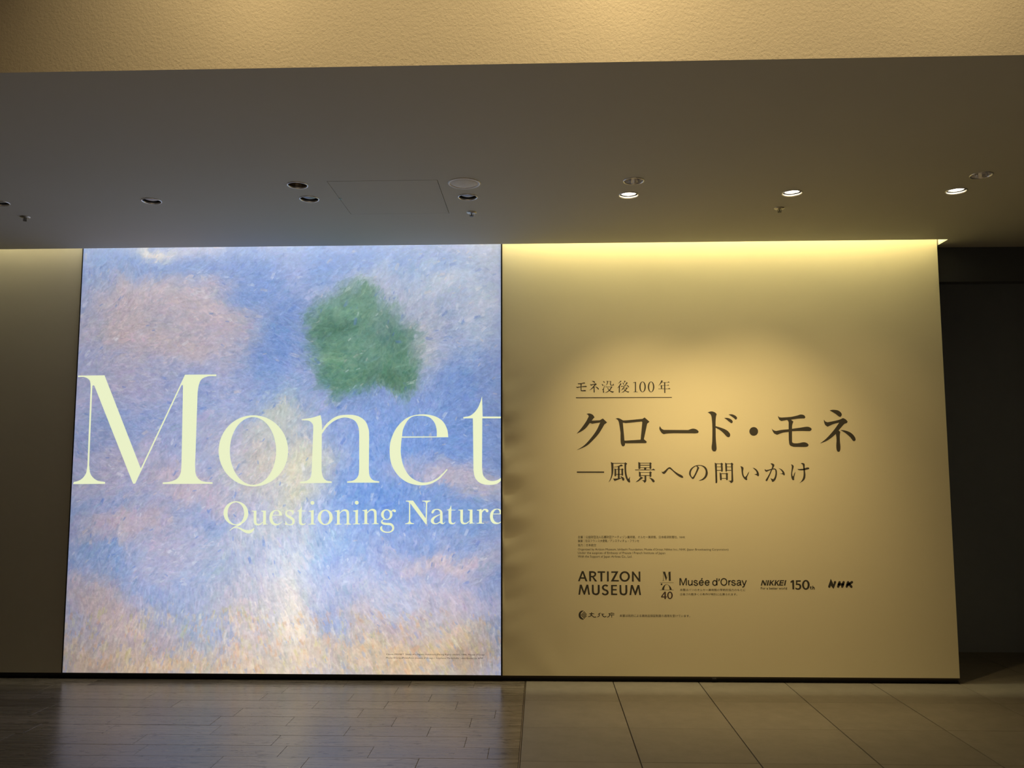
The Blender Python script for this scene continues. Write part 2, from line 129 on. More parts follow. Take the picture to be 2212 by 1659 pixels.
    ['-10515,11750 -10519,11692 -10533,11635 -10556,11581 -10589,11531 -10629,11486 -10677,11448 -10730,11418 -10788,11395 -10850,11382 -10913,11377 -10976,11382 -11037,11395 -11096,11418 -11150,11448 -11199,11486 -11241,11531 -11274,11581 -11299,11635 -11315,11692 -11321,11750 -11316,11809 -11302,11866 -11279,11920 -11247,11970 -11206,12014 -11159,12053 -11105,12083 -11047,12106 -10985,12119 -10922,12124 -10859,12119 -10798,12106 -10739,12083 -10685,12052 -10636,12014 -10594,11970 -10561,11920 -10536,11866 -10520,11809', '-10692,11741 -10694,11692 -10702,11645 -10714,11600 -10732,11559 -10754,11522 -10780,11490 -10809,11465 -10841,11446 -10874,11435 -10909,11431 -10943,11435 -10977,11446 -11009,11464 -11039,11490 -11066,11522 -11089,11559 -11107,11600 -11121,11645 -11130,11692 -11133,11741 -11131,11790 -11124,11837 -11111,11882 -11093,11923 -11072,11961 -11046,11992 -11016,12018 -10985,12036 -10951,12048 -10917,12051 -10882,12048 -10848,12036 -10816,12018 -10786,11992 -10760,11960 -10737,11923 -10718,11882 -10704,11837 -10696,11789'],
    ['-10601,11988 -10557,12039 -10507,12082 -10438,12105 -10365,12105 -10309,12080 -10269,12035 -10262,11987 -10280,11942 -10317,11915 -10363,11907 -10401,11918 -10434,11942 -10448,11963 -10458,11988 -10489,11986 -10518,11977 -10537,11950 -10552,11918'],
    ['-11020,11417 -11092,11391 -11161,11358 -11203,11323 -11219,11277 -11188,11233 -11135,11207 -11066,11189 -10994,11179 -10922,11172 -10834,11170 -10747,11171 -10661,11160 -10591,11137 -10526,11102 -10470,11056 -10429,11000 -10401,10937 -10385,10870 -10381,10797 -10391,10726 -10418,10660 -10469,10602 -10534,10556 -10606,10521 -10668,10499 -10733,10484 -10799,10476 -10865,10474 -10938,10479 -11010,10490 -11081,10508 -11150,10532 -11216,10565 -11277,10608 -11329,10660 -11366,10725 -11378,10799 -11367,10862 -11333,10916 -11277,10944 -11215,10962 -11230,10904 -11237,10846 -11227,10773 -11199,10706 -11147,10646 -11080,10602 -11011,10577 -10939,10562 -10866,10555 -10793,10556 -10721,10566 -10654,10590 -10577,10649 -10525,10730 -10516,10812 -10539,10893 -10589,10956 -10659,10997 -10744,11014 -10832,11016 -10920,11021 -10999,11028 -11079,11038 -11157,11055 -11229,11087 -11288,11137 -11312,11192 -11314,11253 -11294,11311 -11256,11358 -11188,11398 -11115,11428'],
    ['-9571,12717 -9069,12724 -8163,11487 -8155,12525 -8170,12574 -8191,12618 -8224,12641 -8263,12654 -8339,12664 -8417,12670 -8417,12717 -7833,12723 -7832,12684 -7906,12659 -7979,12630 -8018,12605 -8049,12572 -8064,12526 -8072,12478 -8084,11080 -8154,11080 -9268,12537 -9255,11312 -9234,11258 -9207,11208 -9169,11179 -9124,11161 -9059,11150 -8993,11145 -8993,11091 -9607,11086 -9601,11131 -9526,11142 -9455,11161 -9409,11190 -9373,11231 -9352,11282 -9338,11336 -9346,12549 -9367,12601 -9400,12642 -9483,12659 -9570,12661'],
    ['-7765,11918 -7729,11992 -7683,12058 -7606,12103 -7519,12128 -7448,12139 -7377,12144 -7306,12140 -7240,12129 -7176,12111 -7117,12081 -7046,12020 -6998,11941 -6981,11874 -6977,11803 -6973,11732 -6969,11266 -6960,11202 -6933,11150 -6892,11154 -6851,11185 -6808,11229 -6769,11278 -6793,11211 -6827,11150 -6892,11101 -6968,11076 -7029,11086 -7086,11115 -7124,11148 -7158,11185 -7238,11140 -7322,11103 -7392,11086 -7463,11076 -7534,11076 -7621,11090 -7700,11127 -7760,11188 -7795,11266 -7799,11350 -7773,11429 -7728,11491 -7672,11546 -7609,11592 -7548,11627 -7483,11656 -7416,11683 -7350,11708 -7284,11733 -7217,11756 -7150,11778 -7150,11861 -7163,11941 -7202,12001 -7258,12046 -7327,12074 -7400,12081 -7463,12068 -7518,12035 -7556,11979 -7588,11918 -7618,11869 -7658,11830 -7700,11822 -7741,11837 -7758,11874', '-7150,11732 -7217,11698 -7284,11664 -7349,11627 -7408,11588 -7463,11546 -7514,11499 -7564,11434 -7595,11359 -7596,11287 -7571,11220 -7525,11167 -7464,11138 -7380,11150 -7299,11185 -7227,11229 -7158,11278'],
    ['-6370,12396 -6352,12081 -6073,12076 -6073,12041 -6356,12042 -6364,11348 -6356,11288 -6340,11232 -6305,11189 -6257,11162 -6210,11160 -6163,11174 -6106,11206 -6052,11243 -6079,11181 -6115,11127 -6193,11087 -6280,11069 -6352,11071 -6422,11092 -6483,11131 -6528,11185 -6547,11264 -6553,11348 -6557,12042 -6682,12042 -6675,12074 -6609,12092 -6545,12116 -6493,12158 -6452,12209 -6426,12266 -6405,12326 -6388,12361'],
    ['-5873,12083 -5538,12095 -5539,12000 -5540,11906 -5541,11811 -5543,11717 -5544,11622 -5544,11528 -5542,11433 -5540,11339 -5531,11277 -5504,11223 -5456,11183 -5398,11165 -5325,11172 -5256,11199 -5191,11242 -5130,11290 -5069,11339 -5059,12013 -5213,12060 -5201,12095 -4871,12095 -4868,11246 -4862,11207 -4845,11176 -4788,11165 -4727,11165 -4727,11135 -4801,11133 -4876,11131 -4950,11125 -5009,11112 -5068,11095 -5069,11292 -5121,11235 -5173,11177 -5233,11130 -5299,11099 -5371,11081 -5444,11072 -5530,11076 -5609,11106 -5667,11168 -5704,11246 -5721,11338 -5728,11432 -5726,11967 -5735,12006 -5755,12037 -5812,12043 -5873,12037'],
    ['-4569,12076 -4499,12083 -4428,12092 -4365,12108 -4302,12126 -4240,12144 -4223,12023 -4164,12080 -4099,12127 -4018,12150 -3934,12151 -3859,12131 -3793,12092 -3759,12051 -3745,11999 -3759,11953 -3792,11918 -3840,11906 -3886,11918 -3920,11960 -3945,12011 -3973,12041 -4004,12057 -4068,12033 -4122,11988 -4167,11921 -4204,11848 -4215,11209 -4198,11189 -4179,11174 -4115,11166 -4050,11163 -4055,11123 -4572,11123 -4567,11163 -4508,11165 -4450,11174 -4424,11194 -4403,11221 -4403,11314 -4402,11406 -4401,11499 -4401,11592 -4400,11685 -4401,11778 -4402,11871 -4404,11964 -4410,11992 -4428,12011 -4498,12024 -4569,12030'],
    ['-2875,11771 -2875,11835 -2875,11898 -2875,11957 -2875,12015 -2878,12067 -2934,12108 -3001,12136 -3073,12151 -3146,12155 -3227,12151 -3306,12137 -3381,12109 -3454,12062 -3518,12003 -3569,11934 -3599,11869 -3621,11799 -3633,11727 -3639,11655 -3639,11578 -3632,11501 -3616,11426 -3592,11353 -3562,11293 -3525,11237 -3479,11186 -3427,11144 -3355,11110 -3274,11092 -3192,11086 -3112,11094 -3033,11114 -2958,11145 -2882,11196 -2875,11261 -2875,11317 -2875,11377 -2875,11329 -2875,11284 -2908,11237 -2981,11203 -3063,11185 -3146,11191 -3215,11218 -3280,11256 -3333,11307 -3377,11378 -3407,11457 -3428,11539 -3436,11616 -3434,11693 -3432,11771', '-3416,11813 -2958,11813 -2956,11874 -2962,11934 -2987,12003 -3028,12062 -3083,12098 -3146,12109 -3235,12082 -3310,12027 -3354,11961 -3385,11887'],
  ],
  'main_heading': [
    ['3178,18791 3250,18805 3322,18820 3394,18821 3475,18802 3552,18771 3623,18727 3671,18677 3710,18617 3749,18558 3542,18317 4104,18336 4335,18463 4628,18185 4569,18139 4510,18093 4471,18067 4432,18042 4400,17985 4368,17927 4336,17869 4302,17812 4266,17753 4231,17694 4195,17634 4159,17575 4121,17517 4083,17460 4042,17404 4000,17350 3957,17297 3913,17245 3868,17194 3822,17143 3776,17093 3728,17044 3680,16996 3619,16935 3558,16874 3497,16812 3434,16752 3371,16694 3305,16638 3237,16586 3165,16538 3081,16489 2993,16445 2904,16405 2813,16368 2722,16333 2630,16298 2539,16262 2448,16224 2520,16269 2592,16312 2665,16355 2737,16398 2809,16442 2879,16488 2947,16537 3013,16590 3084,16653 3152,16719 3218,16788 3283,16858 3345,16930 3407,17003 3468,17076 3529,17150 3578,17211 3626,17272 3674,17335 3720,17398 3765,17462 3809,17527 3851,17593 3892,17660 3927,17723 3961,17787 3993,17852 4023,17918 4053,17984 4082,18050 4112,18116 4143,18182 3580,18096 3412,18148 3365,18088 3320,18026 3275,17965 3228,17904 3179,17846 3127,17791 3070,17738 3010,17690 2948,17645 2884,17602 2818,17561 2752,17524 2683,17490 2613,17457 2544,17426 2474,17393 2520,17446 2567,17499 2613,17552 2660,17604 2705,17658 2751,17711 2795,17766 2839,17822 2882,17878 2926,17935 2969,17992 3011,18050 3052,18108 3092,18167 3132,18226 3170,18288 3205,18352 3239,18416 3273,18481 3306,18546 3340,18610 3324,18664 3300,18713 3242,18756'],
    ['5213,18449 5287,18468 5361,18486 5433,18485 5503,18462 5569,18430 5634,18393 5698,18355 5763,18319 5839,18322 5916,18324 5992,18329 6133,18340 6273,18352 6413,18364 6554,18377 6694,18389 6834,18402 6975,18415 7115,18427 7269,18529 7605,18221 7440,18083 7192,16996 7383,16833 7380,16784 7366,16741 7318,16722 7264,16716 5866,16709 5866,16644 5854,16582 5811,16526 5751,16496 5685,16511 5635,16557 5606,16617 5585,16680 5571,16746 5563,16812 5558,16892 5555,16971 5555,17051 5556,17131 5557,17211 5559,17290 5561,17370 5562,17450 5553,17516 5545,17582 5537,17648 5529,17714 5521,17779 5512,17845 5502,17911 5491,17983 5480,18056 5467,18128 5452,18199 5430,18269 5389,18340 5330,18398 5274,18427', '5735,18166 5938,18129 7061,18238 7101,18187 6963,16961 5869,16898 5829,16913 5786,17501'],
    ['8327,17911 8365,17846 8403,17780 8450,17722 8522,17678 8601,17645 10300,17629 10376,17656 10452,17685 10528,17711 10606,17725 10693,17724 10778,17708 10859,17678 10923,17642 10979,17594 11023,17535 11026,17480 10995,17433 10934,17410 10868,17401 10802,17393 9281,17408 9209,17404 9136,17401 9064,17398 8991,17394 8918,17390 8846,17385 8774,17379 8684,17362 8595,17339 8516,17380 8445,17431 8401,17486 8362,17545 8328,17607 8297,17671 8286,17721 8289,17773 8305,17843'],
    ['11689,18870 11757,18890 11824,18912 11891,18930 11960,18936 12025,18929 12090,18912 12152,18887 12211,18858 12269,18807 12320,18745 12300,18681 12280,18616 12264,18551 12252,18475 12243,18398 12237,18322 12231,18245 12228,18176 12226,18106 12225,18037 12224,17967 12222,17898 12296,17876 12370,17855 12443,17833 12517,17810 12589,17785 12657,17759 12726,17732 12794,17705 12861,17675 12926,17642 12988,17605 13045,17562 13096,17513 13143,17458 13185,17401 13215,17340 13222,17274 13203,17187 13152,17121 13076,17114 13001,17147 12941,17198 12887,17257 12835,17318 12780,17377 12733,17424 12685,17472 12637,17520 12586,17565 12534,17607 12474,17647 12411,17683 12347,17717 12283,17751 12220,17786 12219,17684 12217,17582 12216,17480 12214,17378 12213,17277 12212,17175 12213,17073 12214,16972 12217,16889 12222,16806 12228,16724 12235,16641 12241,16559 12245,16477 12248,16394 12248,16311 12233,16231 12193,16159 12147,16128 12091,16119 12022,16132 11967,16170 11933,16229 11913,16295 11906,16363 11908,16428 11913,16494 11922,16559 11933,16624 11943,16689 11952,16754 11958,16820 11964,16934 11970,17048 11976,17163 11980,17277 11984,17392 11987,17506 11989,17621 11991,17736 11991,17812 11991,17889 11990,17966 11988,18042 11985,18119 11982,18195 11977,18272 11970,18348 11965,18421 11959,18496 11948,18569 11931,18639 11903,18706 11862,18757 11807,18797 11747,18833'],
    ['12834,18472 12911,18475 12987,18478 13062,18472 13141,18452 13217,18423 13287,18384 13340,18344 13385,18296 13420,18241 13426,18189 13407,18139 13372,18110 13330,18088 13272,18130 13214,18172 13156,18216 13107,18258 13058,18302 13008,18344 12951,18388 12893,18430'],
    ['13144,18711 13221,18720 13297,18729 13373,18726 13439,18710 13503,18686 13564,18657 13623,18623 13687,18567 13731,18495 13731,18442 13707,18393 13670,18364 13625,18342 13560,18407 13492,18470 13436,18515 13378,18557 13319,18598 13261,18637 13203,18674'],
    ['15166,17517 15160,17464 15145,17412 15121,17364 15090,17321 15051,17283 15007,17253 14959,17231 14907,17217 14855,17213 14802,17217 14752,17231 14705,17254 14662,17285 14626,17322 14597,17366 14576,17414 14564,17466 14561,17519 14567,17572 14583,17623 14606,17671 14638,17715 14676,17752 14720,17782 14769,17805 14820,17818 14873,17823 14925,17818 14976,17804 15023,17781 15065,17751 15101,17713 15130,17669 15151,17621 15163,17570'],
    ['16567,18611 16617,18556 16674,18509 16748,18491 16825,18483 16910,18489 16995,18493 17081,18498 17166,18502 17251,18507 17336,18514 17422,18522 17506,18531 17572,18541 17638,18554 17703,18568 17768,18583 17833,18599 17898,18616 17963,18632 18031,18654 18098,18679 18167,18692 18245,18688 18321,18672 18391,18640 18449,18581 18477,18502 18457,18457 18418,18416 18350,18414 18281,18413 18212,18412 18143,18411 18074,18407 18005,18402 17939,18395 17872,18387 17806,18378 17740,18368 17673,18358 17607,18348 17541,18338 17474,18328 17636,18200 17612,18137 17587,18074 17564,18011 17547,17946 17535,17862 17532,17777 17528,17692 17598,17701 17667,17711 17736,17720 17806,17729 17875,17739 17945,17748 18014,17757 18084,17766 18156,17777 18228,17789 18300,17801 18372,17812 18444,17822 18516,17828 18589,17831 18667,17823 18743,17800 18812,17764 18870,17709 18888,17637 18832,17574 18753,17525 18669,17527 18584,17529 18499,17531 18415,17533 18330,17535 18245,17537 18160,17538 18076,17538 18007,17537 17937,17536 17868,17535 17799,17533 17730,17531 17661,17528 17592,17526 17522,17524 17501,16906 17499,16812 17520,16728 17599,16688 17694,16677 17778,16674 17862,16678 17945,16687 18021,16699 18097,16717 18172,16734 18248,16747 18324,16751 18402,16740 18478,16713 18547,16675 18606,16620 18633,16548 18601,16487 18539,16447 18457,16428 18372,16423 18287,16418 17585,16429 17519,16455 17450,16477 17387,16506 17338,16552 17309,16615 17294,16685 17288,16759 17284,16833 17275,16906 17284,17474 17214,17465 17144,17458 17074,17450 17004,17441 16934,17430 16865,17415 16800,17396 16736,17374 16672,17350 16609,17324 16546,17298 16483,17274 16404,17307 16325,17341 16260,17391 16220,17451 16189,17516 16162,17585 16137,17654 16110,17722 16172,17654 16242,17595 16327,17564 16416,17543 16484,17556 16551,17570 16618,17583 16686,17596 16754,17608 16821,17618 16888,17626 16955,17632 17022,17638 17089,17643 17156,17647 17223,17652 17291,17657 17306,18125 17292,18190 17270,18252 17237,18286 17197,18314 17108,18296 17019,18279 16952,18265 16884,18252 16817,18239 16736,18278 16669,18331 16634,18396 16610,18467 16589,18540'],
    ['20179,18980 20245,18990 20310,19003 20376,19012 20442,19014 20513,19010 20585,19004 20656,18993 20725,18976 20791,18952 20848,18919 20900,18877 20945,18827 20984,18773 21010,18699 21003,18620 20958,18560 20899,18509 20848,18524 20800,18545 20743,18587 20690,18633 20637,18680 20581,18723 20525,18762 20468,18799 20410,18836 20352,18872 20295,18907 20237,18943'],
    ['19752,18330 19801,18257 19857,18192 19929,18161 20006,18141 20074,18153 20141,18165 20209,18177 20276,18189 20343,18202 20410,18216 20478,18230 20546,18245 20614,18261 20682,18277 20749,18295 20816,18316 20883,18341 20950,18370 21015,18401 21081,18432 21145,18404 21209,18376 21268,18339 21314,18293 21353,18240 21392,18187 21367,18132 21333,18085 21257,18059 21181,18035 21124,17990 21073,17938 21024,17883 20977,17831 20930,17778 20884,17725 20838,17671 20792,17618 20746,17565 20857,17463 20844,17397 20831,17332 20819,17266 20812,17200 20807,17132 20805,17065 20804,16997 20804,16930 20804,16862 20805,16795 20808,16728 20813,16660 20818,16593 20822,16526 20825,16458 20824,16391 20819,16305 20805,16220 20779,16139 20744,16094 20692,16073 20632,16087 20589,16129 20565,16191 20550,16256 20542,16324 20539,16392 20540,16461 20544,16530 20549,16600 20556,16669 20563,16739 20569,16808 20574,16878 20576,16947 20575,17024 20571,17100 20564,17175 20557,17251 20551,17327 20495,17280 20440,17233 20385,17186 20329,17139 20273,17093 20215,17050 20157,17008 20099,16968 20039,16929 19979,16891 19918,16856 19855,16823 19795,16795 19734,16770 19673,16746 19610,16724 19548,16702 19485,16680 19423,16657 19479,16700 19535,16741 19591,16782 19647,16824 19702,16866 19757,16909 19810,16954 19862,17000 19931,17066 19999,17133 20066,17201 20131,17270 20196,17340 20260,17412 20323,17483 20385,17556 20440,17623 20495,17691 20548,17761 20600,17831 20652,17902 20703,17972 20755,18043 20808,18112 20740,18097 20672,18082 20604,18067 20536,18052 20469,18034 20403,18012 20333,17986 20264,17956 20197,17924 20129,17891 20062,17858 19994,17826 19933,17868 19873,17911 19824,17964 19791,18035 19772,18113 19757,18192 19752,18261'],
    ['20862,17595 20928,17590 20993,17587 21059,17584 21123,17576 21187,17563 21255,17544 21324,17522 21391,17497 21456,17469 21520,17437 21580,17400 21637,17358 21689,17311 21736,17259 21780,17204 21820,17146 21858,17075 21883,16998 21891,16918 21863,16858 21806,16818 21754,16816 21708,16843 21666,16890 21629,16942 21594,16995 21558,17048 21518,17096 21473,17143 21427,17189 21379,17234 21331,17277 21282,17320 21231,17361 21180,17401 21119,17444 21056,17483 20991,17520 20927,17557'],
  ],
  'small_heading': [
    ['2578,21004 2592,20989 2608,20976 2629,20971 2650,20969 2745,20974 2839,20982 2902,20994 2965,21009 2993,21019 3021,21025 3054,21023 3084,21011 3101,20995 3109,20973 3104,20961 3093,20950 3036,20949 2979,20946 2905,20937 2832,20926 2877,20890 2865,20856 2854,20821 2851,20786 2851,20751 2928,20761 3005,20771 3075,20782 3145,20788 3178,20783 3208,20770 3224,20755 3230,20735 3215,20717 3193,20704 3099,20706 3004,20708 2927,20707 2850,20704 2849,20534 2849,20508 2855,20485 2878,20474 2904,20471 2939,20470 2974,20473 3026,20484 3079,20491 3112,20484 3142,20470 3159,20455 3166,20435 3158,20418 3141,20407 3106,20401 3071,20399 2875,20402 2837,20416 2806,20436 2791,20483 2786,20534 2785,20691 2726,20684 2668,20675 2615,20657 2563,20636 2530,20650 2500,20668 2476,20712 2456,20760 2474,20741 2494,20724 2518,20716 2543,20710 2599,20721 2655,20731 2720,20737 2785,20741 2786,20870 2782,20888 2775,20905 2766,20914 2755,20922 2730,20917 2706,20912 2677,20907 2649,20901 2627,20912 2608,20927 2590,20964'],
    ['3581,21120 3618,21127 3655,21130 3705,21125 3754,21112 3785,21091 3809,21062 3817,21041 3816,21019 3804,21002 3787,20987 3773,20991 3759,20997 3728,21022 3696,21048 3639,21085'],
    ['3467,20937 3481,20917 3497,20898 3517,20890 3539,20884 3596,20894 3652,20905 3709,20917 3766,20933 3803,20948 3839,20965 3867,20954 3893,20939 3912,20919 3929,20896 3922,20881 3913,20868 3892,20860 3871,20854 3848,20834 3828,20811 3790,20766 3752,20721 3784,20692 3778,20655 3773,20618 3773,20561 3775,20503 3780,20446 3784,20389 3781,20352 3773,20317 3763,20305 3749,20299 3732,20303 3719,20315 3707,20351 3703,20389 3706,20468 3709,20547 3705,20600 3699,20654 3653,20614 3607,20576 3558,20542 3507,20512 3448,20487 3387,20465 3448,20512 3508,20562 3557,20612 3605,20665 3650,20719 3709,20796 3765,20876 3708,20863 3652,20847 3595,20823 3538,20795 3512,20813 3489,20834 3476,20865 3469,20899 3467,20918'],
    ['3785,20729 3831,20727 3876,20720 3934,20701 3988,20674 4027,20642 4058,20602 4074,20571 4080,20538 4073,20521 4057,20509 4042,20509 4029,20516 4001,20552 3973,20588 3926,20633 3876,20675 3831,20703'],
    ['4362,21117 4408,21109 4451,21095 4483,21068 4503,21032 4494,21012 4476,20993 4453,21007 4432,21024 4396,21069'],
    ['4271,20917 4316,20901 4359,20881 4389,20853 4406,20818 4396,20792 4376,20768 4348,20792 4323,20818 4295,20867'],
    ['4496,20853 4500,20817 4500,20782 4478,20701 4454,20621 4436,20550 4425,20478 4434,20415 4447,20353 4449,20324 4441,20299 4416,20288 4387,20291 4370,20300 4361,20317 4366,20380 4372,20442 4361,20461 4345,20478 4311,20532 4338,20539 4364,20550 4385,20574 4400,20603 4429,20674 4455,20746 4475,20800'],
    ['4634,21143 4717,21112 4720,21044 4715,20977 4698,20930 4670,20888 4616,20829 4558,20772 4598,20839 4635,20906 4657,20959 4668,21013 4655,21079'],
    ['4690,21106 4904,21105 4903,21080 4690,21081'],
    ['4886,21111 4913,21129 4960,21087 4938,21039 4932,20878 4941,20860 4953,20847 4997,20844 5042,20847 5067,20865 5087,20886 5095,20930 5097,20975 5123,20895 5139,20873 5149,20850 5140,20829 5121,20814 5091,20804 5059,20797 4917,20797 4898,20809 4882,20824 4876,20855 4874,20887'],
    ['4544,20722 4952,20720 4987,20743 5040,20698 5012,20668 4986,20636 4950,20578 4914,20520 4871,20469 4824,20422 4747,20363 4663,20316 4571,20292 4476,20278 4553,20313 4628,20352 4684,20390 4738,20431 4789,20476 4837,20536 4879,20601 4907,20645 4934,20690 4543,20688'],
    ['4676,20656 4711,20655 4748,20582 4789,20512 4830,20472 4877,20440 4937,20410 5000,20389 5080,20380 5160,20376 5137,20359 5115,20341 5088,20312 5061,20282 5003,20301 4946,20324 4883,20365 4824,20414 4776,20460 4736,20512 4703,20583'],
    ['5596,21134 5693,21107 5645,21066 5594,21027 5533,20987 5470,20949 5407,20911 5456,20960 5505,21009 5538,21044 5569,21080 5583,21107'],
    ['5602,20964 5681,20910 5636,20852 5591,20794 5548,20739 5501,20687 5431,20636 5358,20590 5413,20656 5466,20723 5513,20793 5557,20866 5580,20914'],
    ['5493,20741 5564,20776 5558,20312 5522,20273 5478,20294'],
    ['5880,21142 5986,21096 5950,21060 5914,21025 5874,20993 5833,20963 5848,20994 5860,21025 5871,21083'],
    ['5736,21008 5773,20992 5806,20972 5837,20939 5859,20900 5857,20878 5849,20855 5830,20858 5814,20865 5794,20894 5779,20927 5758,20968'],
    ['6029,21033 6126,20988 6073,20925 6017,20863 5949,20798 5874,20739 5840,20727 5803,20722 5853,20767 5902,20813 5947,20864 5991,20946'],
    ['5635,20767 5666,20761 5697,20758 5786,20764 5874,20771 5972,20775 6069,20777 6069,20756 5971,20748 5874,20739 5812,20734 5750,20725 5718,20716 5687,20704 5664,20711 5643,20722 5637,20743'],
    ['6035,20846 6080,20830 6123,20809 6167,20773 6201,20728 6208,20697 6201,20666 6185,20659 6165,20657 6147,20679 6130,20702 6109,20738 6087,20774 6061,20810'],
    ['5847,20721 5891,20694 5850,20615 5800,20543 5748,20502 5689,20469 5630,20436 5680,20498 5730,20561 5769,20614 5808,20668'],
    ['5872,20628 6005,20635 6050,20667 6117,20622 6082,20582 6048,20542 5996,20478 5940,20417 5881,20368 5815,20328 5727,20300 5637,20279 5709,20320 5780,20364 5854,20423 5923,20489 5966,20545 6005,20604 5854,20600'],
    ['5827,20569 5854,20569 5887,20519 5923,20471 5964,20436 6011,20408 6062,20389 6116,20377 6174,20372 6231,20371 6213,20354 6195,20336 6177,20312 6159,20288 6111,20306 6063,20327 5999,20360 5940,20399 5897,20441 5861,20489 5842,20528'],
    ['6503,21004 6539,21019 6575,21031 6641,21041 6708,21048 6697,20378 6709,20362 6723,20351 6771,20346 6820,20345 6820,20320 6510,20322 6511,20347 6551,20347 6590,20352 6607,20363 6621,20378 6630,20968 6622,20984 6610,20995 6560,20987 6512,20972'],
    ['7392,20692 7388,20627 7376,20563 7358,20503 7334,20449 7305,20403 7272,20365 7235,20337 7196,20321 7156,20315 7116,20321 7078,20338 7042,20366 7010,20404 6982,20451 6960,20505 6944,20565 6935,20629 6932,20694 6937,20760 6948,20824 6966,20884 6990,20938 7019,20984 7053,21022 7090,21050 7129,21067 7169,21072 7209,21066 7247,21049 7283,21021 7315,20983 7343,20936 7365,20882 7381,20822 7390,20758', '7297,20693 7294,20633 7287,20575 7276,20521 7262,20473 7244,20430 7224,20396 7203,20371 7180,20356 7156,20351 7133,20356 7111,20372 7090,20397 7071,20431 7056,20474 7043,20523 7034,20577 7029,20634 7028,20694 7031,20754 7038,20811 7049,20865 7063,20914 7080,20957 7100,20991 7122,21016 7145,21031 7168,21036 7191,21031 7214,21016 7235,20990 7253,20956 7269,20913 7282,20864 7291,20810 7296,20752'],
    ['7992,20689 7987,20624 7975,20560 7957,20500 7934,20446 7904,20400 7871,20362 7834,20335 7795,20318 7755,20312 7715,20318 7677,20335 7641,20363 7609,20401 7582,20448 7559,20502 7544,20562 7534,20626 7532,20692 7537,20757 7548,20821 7566,20881 7590,20935 7619,20981 7653,21019 7690,21047 7729,21064 7769,21069 7808,21063 7847,21046 7883,21018 7915,20980 7942,20933 7964,20879 7980,20819 7989,20755', '7896,20690 7893,20630 7886,20573 7875,20518 7861,20470 7844,20427 7824,20393 7802,20368 7779,20353 7756,20348 7733,20353 7710,20369 7689,20394 7671,20428 7655,20471 7642,20520 7634,20574 7628,20632 7627,20691 7631,20751 7638,20808 7649,20862 7663,20911 7680,20954 7700,20988 7722,21013 7745,21028 7768,21033 7791,21028 7814,21012 7834,20987 7853,20953 7869,20910 7881,20861 7890,20807 7895,20749'],
    ['8497,21164 8602,21101 8553,21038 8503,20976 8450,20912 8394,20852 8334,20799 8272,20749 8326,20826 8378,20905 8416,20975 8451,21048 8475,21105'],
    ['8539,21015 8928,21013 8999,21068 9086,20991 8521,20988'],
    ['8499,20801 8914,20799 8968,20849 9038,20780 8463,20776'],
    ['8438,20825 8499,20797 8534,20770 8530,20547 8459,20548'],
    ['8269,20561 8963,20558 9034,20613 9126,20527 8268,20531'],
    ['8683,20993 8765,20993 8755,20315 8763,20292 8763,20270 8744,20253 8718,20247 8698,20256 8680,20270'],
  ],
  'heading_rule': [
    ['2447,19975 9209,19961 9208,19909 2446,19913'],
  ],
  'sub_heading': [
    ['2465,14744 4376,14741 4375,14650 2464,14653'],
    ['4852,15405 5003,15329 5032,15321 5031,15246 5031,15170 5031,15095 5030,15020 5029,14944 5026,14869 5021,14797 5015,14726 5006,14655 4993,14584 4972,14501 4945,14418 4914,14338 4880,14259 4841,14183 4797,14110 4735,14040 4666,13974 4705,14044 4744,14114 4779,14186 4806,14251 4830,14317 4852,14384 4868,14452 4880,14527 4886,14603 4890,14679 4891,14755 4891,14828 4889,14901 4887,14974 4884,15047 4880,15119 4878,15192'],
    ['4984,15335 5822,15333 5821,15289 4984,15291'],
    ['5803,15333 5876,15377 6002,15276 5934,15209 5930,15133 5925,15057 5921,14981 5920,14905 5921,14839 5924,14772 5928,14706 5935,14640 5946,14563 5961,14487 5979,14412 5998,14348 6020,14285 6043,14222 6068,14229 6090,14241 6112,14278 6130,14317 6153,14351 6178,14383 6156,14184 6174,14109 6186,14033 6181,13999 6162,13972 6129,13966 6096,13976 6039,14018 5993,14071 5950,14143 5913,14220 5882,14298 5861,14368 5844,14439 5831,14511 5820,14583 5813,14658 5808,14734 5804,14810 5803,14886 5801,14963 5801,15043 5802,15124 5804,15205 5806,15286'],
    ['5038,15055 5108,15064 5178,15074 5248,15087 5312,15105 5376,15127 5439,15153 5507,15191 5573,15233 5705,15149 5668,15124 5628,15105 5533,15094 5438,15087 5342,15068 5247,15049 5180,15040 5114,15032 5047,15025'],
    ['5343,15096 5466,15096 5455,14261 5331,14261'],
    ['5094,14964 5226,14897 5225,14823 5226,14748 5226,14674 5226,14600 5224,14525 5220,14451 5210,14429 5191,14413 5163,14403 5134,14404 5113,14420 5096,14442 5100,14755'],
    ['5207,14907 5587,14906 5587,14868 5206,14869'],
    ['5578,14906 5641,14963 5739,14887 5700,14839 5701,14769 5703,14699 5704,14628 5703,14558 5699,14488 5688,14464 5666,14447 5642,14441 5619,14447 5600,14465 5585,14488'],
    ['5202,14561 5601,14560 5601,14523 5202,14523'],
    ['4985,14252 5053,14246 5122,14243 5198,14246 5274,14252 5350,14261 5427,14275 5503,14292 5579,14308 5597,14280 5512,14236 5425,14195 5340,14160 5253,14129 5175,14102 5097,14076 5071,14122 5045,14167 5015,14210'],
    ['5504,14413 5562,14395 5618,14375 5688,14342 5749,14299 5775,14255 5786,14204 5782,14165 5766,14128 5744,14109 5718,14094 5682,14108 5652,14128 5623,14203 5597,14280 5553,14348'],
    ['6773,15402 6915,15341 6915,15276 6915,15211 6915,15146 6915,15081 6913,15016 6909,14951 6899,14928 6879,14913 6846,14907 6813,14913 6793,14930 6776,14951'],
    ['6905,15341 7551,15339 7551,15301 6905,15303'],
